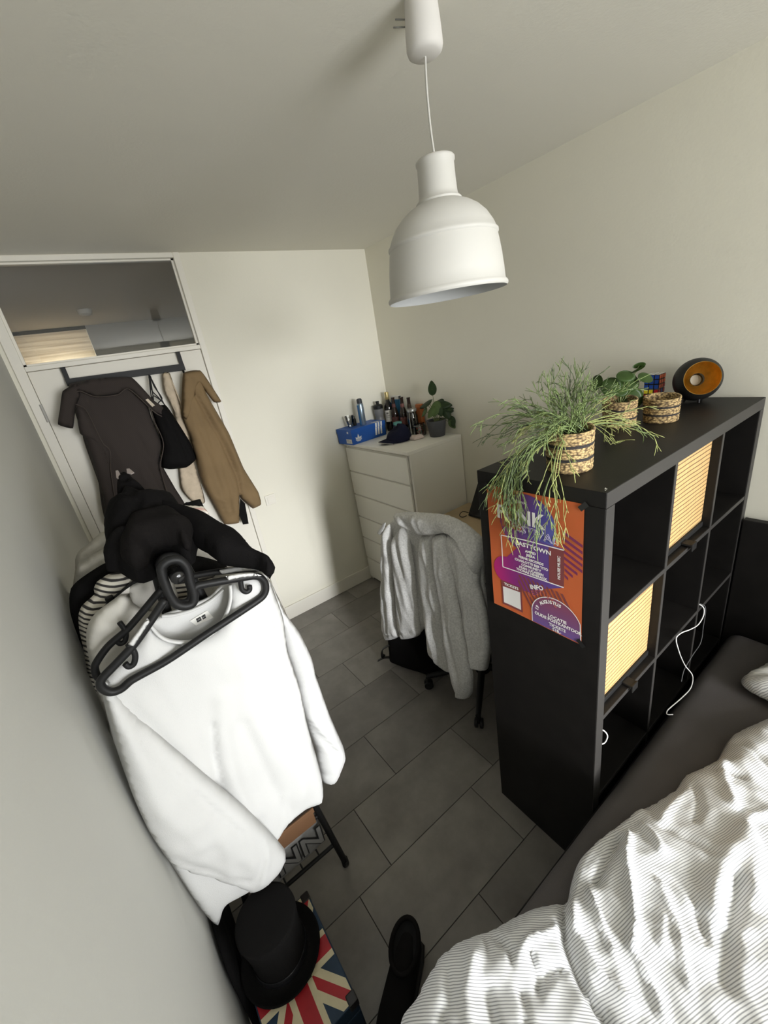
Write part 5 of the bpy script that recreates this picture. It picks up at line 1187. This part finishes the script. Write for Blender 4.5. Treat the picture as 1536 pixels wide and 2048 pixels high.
def trefoil(bm, O, U, V, N, s, e=.0005):
    def leaf(a, L, W):
        ca, sa = math.cos(a), math.sin(a); P = []
        for k in range(17):
            u = k / 16; w = W * math.sin(PI * u ** .85) * (1 - .2 * u)
            P.append((u * L, w))
        P += [(x, -y) for x, y in reversed(P[1:-1])]
        return [((x * ca - y * sa) * s, (x * sa + y * ca + .12) * s) for x, y in P]
    for a, L, W in ((PI / 2, .95, .20), (PI / 2 + .82, .80, .19), (PI / 2 - .82, .80, .19)):
        pl = leaf(a, L, W)
        for y0, y1 in ((-9, .02), (.09, .16), (.23, .30), (.37, 9)) if False else ((.36, 9),):
            c = clip(pl, -9, 9, y0 * s, y1 * s)
            if len(c) > 2: prism(bm, c, O, U, V, N, e)
    for y0, y1, hw in ((.24, .32, .62), (.12, .20, .52), (.0, .08, .36)):
        prism(bm, [(-hw * s, y1 * s), (-hw * s * .9, y0 * s), (hw * s * .9, y0 * s), (hw * s, y1 * s)], O, U, V, N, e)
ux = Mx.to_3x3() @ Vector((1, 0, 0)); uy = Mx.to_3x3() @ Vector((0, 1, 0)); zz = (0, 0, 1)
bm = NB(); trefoil(bm, Mx @ Vector((.062, .0028, .018)), ux, zz, -uy, .050); trefoil(bm, Mx @ Vector((-.0002, .045, bh - .028)), -uy, zz, -ux, .018); obj('trefoil_mark', bm, m_print, t)
bm = NB(); prism(bm, [(.012, .010), (.080, .010), (.080, .042), (.012, .042)], Mx @ Vector((.0028, 0, 0)), uy, zz, -ux, .0006); lb = obj('size_label', bm, mat('paper_label', (.62, .61, .58), .7), t)
bm = NB()
for i in range(4): prism(bm, [(.018 + (i % 2) * .03, .016 + i * .006), (.040 + (i % 2) * .03, .016 + i * .006), (.040 + (i % 2) * .03, .018 + i * .006), (.018 + (i % 2) * .03, .018 + i * .006)], Mx @ Vector((.0020, 0, 0)), uy, zz, -ux, .0005)
obj('label_lines', bm, mat('label_ink', (.08, .08, .08), .7), lb)
BT = DZ + bh + .0005
m_glass = glass_mat('drinking_glass', (.90, .90, .89), 1.3)
def lathe_thing(name, prof, m, parent, x, y, z, smooth=35, seg=32, label=None):
    bm = NB(); lathe(bm, prof, seg, T(x, y, z)); return obj(name, bm, m, parent, True, label, sharp=smooth)
t = thing('drinking_glass', 'short faceted drinking glass standing on the blue shoe box', 'glass', (.702, 2.285, BT))
bm = NB(); lathe(bm, [(0, .0005), (.019, .0005), (.021, .012), (.030, .045), (.036, .082), (.0345, .082), (.028, .045), (.019, .016), (0, .014)], 12, T(.702, 2.285, BT)); obj('tumbler', bm, m_glass, t)
t = thing('spray_can', 'tall blue and silver spray can standing on the shoe box', 'can', (.782, 2.232, BT))
lathe_thing('can', [(0, 0), (.023, 0), (.0245, .003), (.0245, .150), (.022, .158), (.021, .160), (0, .160)], mat('silver_blue_can', (.30, .38, .46), .25, metal=.7), t, .782, 2.232, BT)
bm = NB(); 
for k in range(9):
    pass
prism(bm, [(-.0105, .004), (.012, .004), (.012, .150), (-.0105, .150)], (.782 - .0241, 2.232 - .004, BT), (.25, -.97, 0), (0, 0, 1), (-.97, -.25, 0), .0009); 
bm.free(); bm = NB(); 
A = [[bm.verts.new((.782 + .0248 * math.cos(a), 2.232 + .0248 * math.sin(a), BT + z)) for a in [math.radians(150 + 8 * i) for i in range(9)]] for z in (.004, .150)]
for i in range(8): bm.faces.new((A[0][i], A[0][i + 1], A[1][i + 1], A[1][i]))
obj('blue_panel', bm, mat('can_blue', (.02, .12, .30), .35), t, True)
lathe_thing('cap', [(0, .160), (.0205, .160), (.0205, .185), (.018, .192), (.012, .195), (0, .195)], mat('dark_cap', (.03, .033, .04), .5), t, .782, 2.232, BT)
t = thing('perfume_bottle', 'small dark bottle between the glass and the spray can', 'bottle', (.745, 2.292, BT))
lathe_thing('bottle', [(0, 0), (.013, 0), (.014, .004), (.014, .048), (.007, .056), (.007, .072), (0, .073)], m_blk_plastic, t, .745, 2.292, BT)

t = thing('sports_bottle', 'translucent grey sports bottle with a black lid behind the shoe box', 'bottle', (.985, 2.295, DZ))
lathe_thing('bottle', [(0, 0), (.034, 0), (.037, .006), (.037, .10), (.032, .115), (.031, .135), (.037, .150), (.037, .186), (.033, .19), (0, .19)], mat('grey_translucent', (.26, .26, .26), .35, trans=.35), t, .985, 2.295, DZ)
lathe_thing('lid', [(0, .19), (.0375, .19), (.0375, .214), (.026, .222), (.012, .224), (.012, .238), (.015, .240), (.013, .248), (0, .249)], m_blk_plastic, t, .985, 2.295, DZ)

m_wineg = mat('dark_wine_glass', (.012, .009, .007), .08, spec=.7, coat=.4)
m_beerg = mat('brown_beer_glass', (.020, .008, .004), .1, spec=.6, coat=.3)
t = thing('wine_bottle', 'dark wine bottle with a gold neck foil and pale label in the corner', 'bottle', (1.070, 2.275, DZ))
lathe_thing('glass', [(0, 0), (.034, 0), (.0365, .004), (.0365, .185), (.032, .205), (.018, .228), (.0145, .25), (.0145, .29), (0, .29)], m_wineg, t, 1.070, 2.275, DZ)
lathe_thing('neck_foil', [(.0152, .245), (.0156, .246), (.0154, .283), (.0168, .284), (.0168, .300), (.014, .303), (0, .303)], mat('gold_foil', (.62, .50, .24), .35, metal=.8), t, 1.070, 2.275, DZ)
bm = NB(); A = [[bm.verts.new((1.070 + .0369 * math.cos(a), 2.275 + .0369 * math.sin(a), DZ + z)) for a in [math.radians(145 + 10 * i) for i in range(13)]] for z in (.075, .165)]
for i in range(12): bm.faces.new((A[0][i], A[0][i + 1], A[1][i + 1], A[1][i]))
wl = obj('paper_label', bm, mat('wine_label', (.62, .60, .55), .7), t, True)
bm = NB()
for z0, z1, i0, i1 in ((.135, .150, 5, 8), (.120, .124, 4, 9), (.108, .111, 4, 9)):
    A = [[bm.verts.new((1.070 + .0372 * math.cos(a), 2.275 + .0372 * math.sin(a), DZ + z)) for a in [math.radians(145 + 10 * i) for i in range(i0, i1 + 1)]] for z in (z0, z1)]
    for i in range(i1 - i0): bm.faces.new((A[0][i], A[0][i + 1], A[1][i + 1], A[1][i]))
obj('label_print', bm, mat('label_ink_soft', (.16, .15, .14), .7), wl, True)
def beer(x, y, lab, h=1., colr=(.10, .03, .015)):
    t = thing('beer_bottle', lab, 'bottle', (x, y, DZ), 'brown beer bottles on the chest of drawers')
    lathe_thing('glass', [(0, 0), (.029, 0), (.0305, .004), (.0305, .135 * h), (.027, .155 * h), (.0165, .185 * h), (.0135, .21 * h), (.0130, .252 * h), (.0145, .253 * h), (.0145, .262 * h), (0, .262 * h)], m_beerg, t, x, y, DZ)
    for nm, z0, z1, r0, r1 in (('neck_label', .188, .215, .0172, .0143), ('body_label', .055, .115, .0308, .0308)):
        bm = NB(); A = [[bm.verts.new((x + r_ * math.cos(a), y + r_ * math.sin(a), DZ + z * h)) for a in [math.radians(120 + 10 * i) for i in range(18)]] for z, r_ in ((z0, r0), (z1, r1))]
        for i in range(17): bm.faces.new((A[0][i], A[0][i + 1], A[1][i + 1], A[1][i]))
        obj(nm, bm, mat('beer_label', colr, .6, var=.5, vscale=70), t, True)
beer(1.062, 2.190, 'brown beer bottle next to the wine bottle, first of the three', 1.0, (.09, .03, .025))
beer(1.072, 2.095, 'brown beer bottle in the middle of the three', 1.0, (.16, .06, .05))
beer(1.080, 2.022, 'brown beer bottle nearest the potted plant', .985, (.05, .03, .015))
bx = mbox((1.098, 2.165, DZ), (1.124, 2.268, DZ + .265), .001)
t = obj('carton', bx, mat('carton_blue', (.03, .17, .34), .6)); tag(t, 'tall blue carton against the wall behind the beer bottles', 'carton')
bx = mbox((1.0975, 2.165, DZ + .240), (1.1245, 2.2685, DZ + .2655)); obj('white_band', bx, m_print, t)

# jars
m_jar = glass_mat('jar_glass', (.86, .86, .85), 2.0)
def jar(x, y, r, h, lab, lidm, filling, name='storage_jar', lid=True):
    t = thing(name, lab, 'jar', (x, y, DZ))
    lathe_thing('jar_body', [(0, 0), (r * .9, 0), (r, .006), (r, h * .8), (r * .86, h * .9), (r * .86, h), (r * .80, h), (r * .80, h * .9), (r - .003, h * .78), (r - .003, .008), (0, .006)], m_jar, t, x, y, DZ)
    if lid: lathe_thing('lid', [(0, h), (r * .9, h), (r * .92, h + .002), (r * .92, h + .016), (r * .88, h + .019), (0, h + .019)], lidm, t, x, y, DZ)
    if filling: lathe_thing('contents', [(0, .007), (r - .005, .009), (r - .005, h * .5), (r * .5, h * .56), (0, h * .54)], filling, t, x, y, DZ)
    return t
jar(1.035, 1.945, .040, .165, 'tall glass jar with a pale lid left of the potted plant', mat('jar_lid_steel', (.42, .42, .40), .35, metal=.6), mat('jar_fill_dark', (.05, .05, .045), .8, var=.4, vscale=60))
jar(.965, 2.045, .036, .080, 'low glass jar with a teal lid behind the cap', mat('teal_lid', (.10, .30, .27), .5), mat('jar_fill_brown', (.10, .06, .03), .8))
t = jar(1.018, 1.858, .046, .085, 'open glass bowl with red and green bits beside the potted plant', None, None, 'glass_bowl', lid=False)
rr = random.Random(4)
bits = [NB(), NB(), NB()]
for i in range(34):
    a = rr.uniform(0, 2 * PI); q = rr.uniform(0, .034); z = rr.uniform(.010, .055); s = rr.uniform(.005, .010)
    lathe(bits[i % 3], [(0, -s), (s * .8, -s * .5), (s, 0), (s * .8, s * .5), (0, s)], 8, T(1.018 + q * math.cos(a), 1.858 + q * math.sin(a), DZ + z) @ RX(rr.uniform(0, 90)))
for b_, c_, nm in zip(bits, ((.30, .02, .03), (.05, .12, .03), (.40, .34, .25)), ('red', 'green', 'pale')):
    obj('contents', b_, mat(nm + '_bits', c_, .4), t, True)['kind'] = 'stuff'
bm = NB(); box(bm, (1.085, 1.905, DZ), (1.118, 1.960, DZ + .205), .003)
t = obj('packet', bm, mat('orange_packet', (.42, .13, .035), .5)); tag(t, 'small orange packet behind the potted plant', 'packet')

# cap
m_navy = mat('navy_cotton', (.010, .011, .024), .95, bump=.4, bscale=300, spec=.15)
t = thing('baseball_cap', 'navy baseball cap lying on the front of the chest of drawers', 'cap', (.82, 1.90, DZ))
cap_c = Vector((.835, 1.885, DZ)); dirb = Vector((-.85, .22, 0)).normalized(); side = Vector((-dirb.y, dirb.x, 0))
bm = NB(); rings = []
seg = 32
for j in range(9):
    v = j / 8; rr_ = .088 * math.cos(v * PI / 2 * .98) ** .62; z = .095 * math.sin(v * PI / 2)
    ring = []
    for k_ in range(seg):
        a = 2 * PI * k_ / seg; d_ = dirb * math.cos(a) * 1.08 + side * math.sin(a) * .92
        lump = 1 + .07 * noise.noise(Vector((math.cos(a) * 1.7, math.sin(a) * 1.7, v * 2.2)))
        ring.append(bm.verts.new(cap_c + d_ * rr_ * lump + Vector((0, 0, .004 + z * (1 - .22 * math.cos(a)) * (1 + .12 * noise.noise(Vector((math.cos(a) * 2, math.sin(a) * 2, 5))))))))
    rings.append(ring)
for A, B in zip(rings, rings[1:]):
    for k_ in range(seg): bm.faces.new((A[k_], A[(k_ + 1) % seg], B[(k_ + 1) % seg], B[k_]))
bm.faces.new(rings[-1]); bm.faces.new(rings[0][::-1])
obj('crown', bm, m_navy, t, True)
bm = NB(); top, bot = [], []
for i in range(13):
    row = []
    s = -1 + 2 * i / 12
    for j in range(7):
        f = j / 6; ext = .072 + f * .080 * math.sqrt(max(0, 1 - s * s * .85)); w_ = .080 * s * (1 - .06 * f)
        p = cap_c + dirb * (ext * math.cos(s * .75) ) + side * w_ + Vector((0, 0, .034 - .018 * s * s - .010 * f))
        row.append(p)
    top.append([bm.verts.new(p) for p in row]); bot.append([bm.verts.new(p - Vector((0, 0, .003))) for p in row])
for i in range(12):
    for j in range(6):
        bm.faces.new((top[i][j], top[i + 1][j], top[i + 1][j + 1], top[i][j + 1])); bm.faces.new((bot[i][j], bot[i][j + 1], bot[i + 1][j + 1], bot[i + 1][j]))
    bm.faces.new((top[i][6], top[i + 1][6], bot[i + 1][6], bot[i][6])); bm.faces.new((top[i][0], bot[i][0], bot[i + 1][0], top[i + 1][0]))
for i in (0, 12):
    for j in range(6): bm.faces.new((top[i][j], top[i][j + 1], bot[i][j + 1], bot[i][j]))
edge = [v.co.copy() for v in [top[i][6] for i in range(13)]]
obj('brim', bm, m_navy, t, True, sharp=50)
bm = NB(); tube(bm, [p - Vector((0, 0, .0015)) for p in edge], .0022, 6); obj('brim_edge', bm, mat('pale_piping', (.40, .38, .35), .8), t, True, 'pale worn piping along the brim')
bm = NB(); lathe(bm, [(0, 0), (.006, 0), (.006, .003), (0, .005)], 12, T(cap_c.x, cap_c.y, DZ + .098)); obj('button', bm, m_navy, t, True)
bm = puff([(-.045, -.035), (.03, -.045), (.055, -.01), (.05, .03), (-.02, .045), (-.05, .02)], (.925, 1.795, DZ + .004), (1, 0, 0), (0, 1, 0), (0, 0, 1), thick=.022, edge=.03, back=.15, nz=((40, .010),), res=.006)
t = obj('tissue', bm, mat('pale_pink_tissue', (.56, .46, .41), .9), smooth=True); tag(t, 'crumpled pale pink tissue beside the navy cap', 'tissue')

# potted plant
px_, py_ = 1.040, 1.700
m_pot = mat('grey_felt_pot', (.060, .061, .064), .85, bump=.5, bscale=220)
t = thing('potted_plant', 'leafy green plant in a dark grey pot on the chest of drawers', 'plant', (px_, py_, DZ))
lathe_thing('pot', [(0, 0), (.050, 0), (.053, .003), (.068, .108), (.068, .112), (.064, .112), (.062, .100), (0, .098)], m_pot, t, px_, py_, DZ, seg=40)
lathe_thing('soil', [(0, .101), (.061, .100), (.061, .094), (0, .094)], m_soil, t, px_, py_, DZ)
m_ivy = mat('dark_green_leaf', (.040, .072, .026), .4, var=.2, vscale=20); m_ivy2 = mat('light_green_leaf', (.13, .20, .065), .45, var=.15, vscale=20)
bs = NB(); b0 = Vector((px_, py_, DZ + .10))
for (sx, sy, dz, r_, nr, ud, m_) in ((-.005, .225, 0, .042, (-.85, -.45, .25), (0, .1, 1), m_ivy), (-.055, .130, 0, .046, (-.6, .1, .75), (-.6, .6, .2), m_ivy), (.055, .125, 0, .050, (-.35, -.6, .7), (.6, -.6, -.1), m_ivy), (.0, .090, .05, .046, (-.75, -.55, .35), (-.2, .2, -.9), m_ivy2), (-.03, .065, .05, .038, (-.8, -.3, .4), (-.3, .4, -.8), m_ivy2),
                              (-.075, .075, .0, .033, (-.8, .2, .4), (-.2, .5, -.8), m_ivy2), (.070, .060, .03, .040, (-.6, -.7, .3), (.3, -.3, -.9), m_ivy), (.105, .085, .0, .030, (-.3, -.6, .6), (.7, -.6, 0), m_ivy), (.135, .105, -.01, .026, (-.4, -.5, .7), (.7, -.7, .2), m_ivy), (.125, .015, .02, .034, (-.8, -.5, .2), (.2, -.2, -1), m_ivy), (.148, .005, .0, .030, (-.5, -.8, .1), (.4, -.3, -.9), m_ivy2), (-.035, .155, -.03, .040, (-.2, .3, .9), (-.5, .7, .1), m_ivy), (.04, .15, -.03, .042, (-.2, -.2, .95), (.5, .2, .1), m_ivy), (.02, .07, .06, .034, (-.75, -.6, .3), (.2, -.2, -1), m_ivy)):
    c = b0 + IMR * sx + Vector((0, 0, 1)) * (sy - .01) + VW * (dz + .01)
    c.x = min(c.x, 1.095)
    add_leaf(t, m_, c, nr, r_, aspect=.74, tip=.38, updir=ud)
    tube(bs, catmull([b0 + Vector((sx * .15, 0, 0)), b0.lerp(c, .55) + Vector((0, 0, .02)), c], n=5), .0016, 5)
obj('stem', bs, m_petiole, t, True)

# ------------------------------------------------------------------ festival poster on the end of the shelf
PW, PHT = .303, .4235
PO0 = (-.0009, .3525, 1.0085); PU_ = Vector((0, -1, 0)); PV_ = Vector((0, 0, 1)); PN_ = Vector((-1, 0, 0))
def relief(a, b):      # folded paper: slight creases in quarters, lifted lower left edge
    z = .0016 * (1 - abs(((b / PHT) * 2) % 1 - .5) * 2) + .0006
    z += .006 * max(0, 1 - a / .06) * max(0, 1 - b / .30) * .6
    return z
def pp(a, b, e=0.): return Vector(PO0) + PU_ * a + PV_ * b + PN_ * (relief(a, b) + e)
def sheet(bm, poly, e, res=.02):
    """a flat print laid on the folded paper"""
    bd = []
    for (x0, y0), (x1, y1) in zip(poly, poly[1:] + poly[:1]):
        n = max(1, int(math.hypot(x1 - x0, y1 - y0) / res))
        bd += [(x0 + (x1 - x0) * k / n, y0 + (y1 - y0) * k / n) for k in range(n)]
    xs = [p[0] for p in bd]; ys = [p[1] for p in bd]; pts = [Vector(p) for p in bd]; nb = len(bd)
    yy = min(ys) + res / 2
    while yy < max(ys):
        xx = min(xs) + res / 2
        while xx < max(xs): pts.append(Vector((xx, yy))); xx += res
        yy += res
    cv, ce, cf, *_ = delaunay_2d_cdt(pts, [], [list(range(nb))], 1, 1e-6)
    vs = [bm.verts.new(pp(v.x, v.y, e)) for v in cv]
    for f in cf:
        try: bm.faces.new([vs[i] for i in f])
        except ValueError: pass
def grad_mat(name, stops, direction, off, scale):
    m, n, L, b = node_mat(name, .55)
    tc = n.new('ShaderNodeTexCoord'); d = n.new('ShaderNodeVectorMath'); d.operation = 'DOT_PRODUCT'; d.inputs[1].default_value = direction
    L.new(tc.outputs['Object'], d.inputs[0]); ma = n.new('ShaderNodeMath'); ma.operation = 'MULTIPLY_ADD'; ma.inputs[1].default_value = scale; ma.inputs[2].default_value = off; L.new(d.outputs['Value'], ma.inputs[0])
    cr = n.new('ShaderNodeValToRGB'); e = cr.color_ramp.elements
    e[0].position = stops[0][0]; e[0].color = (*stops[0][1], 1); e[1].position = stops[-1][0]; e[1].color = (*stops[-1][1], 1)
    for p_, c_ in stops[1:-1]: el = e.new(p_); el.color = (*c_, 1)
    L.new(ma.outputs[0], cr.inputs[0]); L.new(cr.outputs[0], b.inputs['Base Color'])
    return m
m_orange = mat('poster_orange', (.76, .215, .072), .55, var=.04, vscale=5)
t = thing('poster', 'orange and purple festival poster taped to the end of the black shelf', 'poster', (-.002, .20, 1.01))
bm = NB(); full = [(0, 0), (PW, -.003), (PW - .001, PHT), (-.001, PHT - .001)]
sheet(bm, full, 0, .02); bmesh.ops.solidify(bm, geom=bm.faces[:], thickness=-.0003); obj('paper', bm, m_orange, t, True, sharp=20)
def circ(cx, cy, r, a0=0, a1=360, n=40): return [(cx + r * math.cos(math.radians(a0 + (a1 - a0) * k / n)), cy + r * math.sin(math.radians(a0 + (a1 - a0) * k / n))) for k in range(n + (0 if a1 - a0 >= 360 else 1))]
m_gr1 = grad_mat('print_purple_blue', [(0, (.20, .035, .10)), (.35, (.11, .03, .16)), (.7, (.07, .055, .28)), (1, (.10, .12, .40))], (0, -1, -.25), 3.33, 5.2)
m_gr2 = grad_mat('print_magenta_purple', [(0, (.42, .008, .13)), (.28, (.24, .015, .16)), (.6, (.11, .03, .17)), (1, (.09, .06, .28))], (0, -1, .1), .93, 4.0)
m_pur = mat('print_plum', (.17, .022, .085), .55); m_mar = mat('print_maroon', (.19, .045, .045), .55); m_brn = mat('print_rust', (.33, .09, .045), .55)
m_lil = grad_mat('print_lilac', [(0, (.13, .075, .26)), (.5, (.17, .06, .16)), (1, (.20, .05, .10))], (0, 0, 1), -10.1, 10)
m_ptxt = mat('print_white', (.80, .77, .75), .6)
def part_sheet(name, polys, e, m, lab=None):
    bm = NB()
    for pl in polys:
        pl = clip(pl, .0015, PW - .0015, .001, PHT - .0015)
        if len(pl) > 2: sheet(bm, pl, e)
    return obj(name, bm, m, t, True, lab)
part_sheet('printed_circle', [clip(circ(.136, .325, .0925), .0, 1, .236, 1)], .0004, m_gr1)
part_sheet('printed_circle', [circ(.036, .375 - .055, .0)[:0] or [(.05, .30), (.12, .30), (.12, .40), (.05, .36)]], .0005, m_brn, 'rusty brown patch')
part_sheet('printed_blob', [circ(.058, .148, .048, 90, 270) + [(.16, .100), (.19, .135), (.25, .165), (.25, .285), (.13, .285), (.10, .24), (.06, .196)]], .0006, m_gr2)
# slanted stripes on the right and below
st = []
for i in range(8):
    b0_ = .338 - i * .0185; L0 = .248 if i < 6 else .252
    st.append([(L0, b0_ + .000), (L0, b0_ - .0085), (.301 - max(0, i - 4) * .013, b0_ - .034 + max(0, i - 4) * .006), (.301 - max(0, i - 4) * .013, b0_ - .0255 + max(0, i - 4) * .006)])
part_sheet('printed_stripe', st, .0005, m_pur)
st = []
for i in range(11):
    a0_ = .085 + i * .0155
    st.append([(a0_, .150 - max(0, i - 3) * .001), (a0_ + .0075, .150 - max(0, i - 3) * .001), (a0_ + .085, .012), (a0_ + .0775, .012)])
part_sheet('printed_stripe', [clip(clip(s_, .10, .275, .0, .166), .10, .275, 0, .3) for s_ in st], .0007, m_mar)
part_sheet('printed_panel', [[(.205, .165), (.250, .166), (.250, .282), (.205, .280)]], .0008, m_mar, 'maroon strip at the right of the name box')
# lower round panel
arch = [(.148, .001)] + [(.225 + .079 * math.cos(math.radians(a)), .040 + .076 * math.sin(math.radians(a))) for a in range(180, 10, -10)] + [(.3015, .001)]
part_sheet('printed_panel', [arch], .0009, m_lil, 'lilac round panel at the lower right')
# ticket box (code square left blank)
part_sheet('ticket_box', [[(.036, .014), (.112, .014), (.112, .106), (.036, .106)]], .0010, m_mar)
part_sheet('blank_square', [[(.041, .022), (.106, .022), (.106, .088), (.041, .084)]], .0013, mat('print_paper_white', (.70, .68, .66), .6), 'blank white square under the word tickets')
# white lines: name box and arch
def line(bm, pts, w, e):
    for p, q in zip(pts, pts[1:]):
        d_ = Vector((q[0] - p[0], q[1] - p[1])); n_ = Vector((-d_.y, d_.x)).normalized() * w / 2
        sheet(bm, [(p[0] - n_.x, p[1] - n_.y), (q[0] - n_.x, q[1] - n_.y), (q[0] + n_.x, q[1] + n_.y), (p[0] + n_.x, p[1] + n_.y)], e, .03)
bm = NB(); line(bm, [(.250, .282), (.130, .276), (.045, .268), (.045, .157), (.250, .166)], .0032, .0016); line(bm, [(.1465, .001), (.1465, .040)] + arch[1:], .0026, .0014)
line(bm, [(.040, .383), (.040, .394), (.051, .394), (.051, .383), (.040, .383)], .0010, .0016); line(bm, [(.0435, .3865), (.0475, .3865), (.0475, .3905), (.0435, .3905), (.0435, .3865)], .0008, .0016)
obj('printed_line', bm, m_ptxt, t)
def ptext(bm, s, a, b, size, ang=0., sx=1., bold=.0, e=.0018, outline=0., align='CENTER'):
    c_, s_ = math.cos(math.radians(ang)), math.sin(math.radians(ang))
    U = PU_ * c_ + PV_ * s_; V = -PU_ * s_ + PV_ * c_
    text_mesh(bm, s, size, frame(pp(a, b, e), U, V, PN_), 0, align, sx, bold, outline)
def tline(*a, **k):
    bm = NB(); ptext(bm, *a, **k); return obj('lettering', bm, m_ptxt, t)
tline('PUNK', .113, .345, .060, 0, 1.0, .0018)
tline('PUNKFESTIVAL', .106, .3905, .0105, 0, 1.0, .0003)
tline('LASTTOWN', .155, .259, .0185, 0, 1.15, .0006)
for s_, a_, b_ in (('AMPED', .147, .2405), ('JERRA', .147, .2285), ('FERNE RECORDS', .147, .2145), ('CHARLOTTE B2B TITO', .147, .2020), ('COMMUNITY', .147, .1905), ('STAN LUCASSEN', .147, .1795), ('THOMAS DEVERAUX', .147, .1695)):
    tline(s_, a_, b_, .0112, 1, .98, .0005)
tline('HOUSE MUSIC', .236, .2225, .0115, 90, 1.0, .0004)
tline('TICKETS', .0735, .0965, .0130, 2, 1.1, .0005)
tline('INFO', .165, .130, .0200, 16, 1.0, .0008)
bm = NB()
for i, ch in enumerate('19 AUGUSTUS'):
    a_ = math.radians(166 - i * 8.6 - (3 if i > 2 else 0)); ptext(bm, ch, .225 + .063 * math.cos(a_), .040 + .061 * math.sin(a_), .0150, math.degrees(a_) - 90, 1.0, .0006)
obj('lettering', bm, m_ptxt, t)
tline('LOCATIE', .230, .0500, .0145, 0, 1.0, .0005); tline('OUDE POSTKANTOOR', .230, .0365, .0145, -1, .98, .0006); tline('TICKETS', .230, .0200, .0140, 0, 1.0, .0005); tline('\u20ac18,-', .228, .0070, .0135, 0, 1.0, .0005)
bm = NB(); ptext(bm, 'FESTIVAL', .158, .306, .034, -4, 1.12, 0, .0016, .0005); obj('outline_lettering', bm, mat('print_outline', (.55, .50, .62), .6), t)
bm = NB()
for i, ch in enumerate('FESTIVAL'): ptext(bm, ch, .140 + i * .0125, .086 + .032 * math.sin(PI * (.08 + i / 8.6)), .0235, 30 - i * 8, .9, 0, .0015)
obj('red_lettering', bm, mat('print_coral', (.55, .14, .10), .6), t)
m_tape = mat('dark_tape', (.016, .016, .016), .35, spec=.4)
bm = NB()
for (a, b, r_) in ((.300, .418, 45), (.004, .418, -40), (.302, .004, -45)):
    c_, s_ = math.cos(math.radians(r_)), math.sin(math.radians(r_))
    prism(bm, [(a + x * c_ - y * s_, b + x * s_ + y * c_) for x, y in ((-.013, -.007), (.013, -.007), (.013, .007), (-.013, .007))], (PO0[0] - .003, PO0[1], PO0[2]), PU_, PV_, PN_, .0002)
obj('tape', bm, m_tape, t)
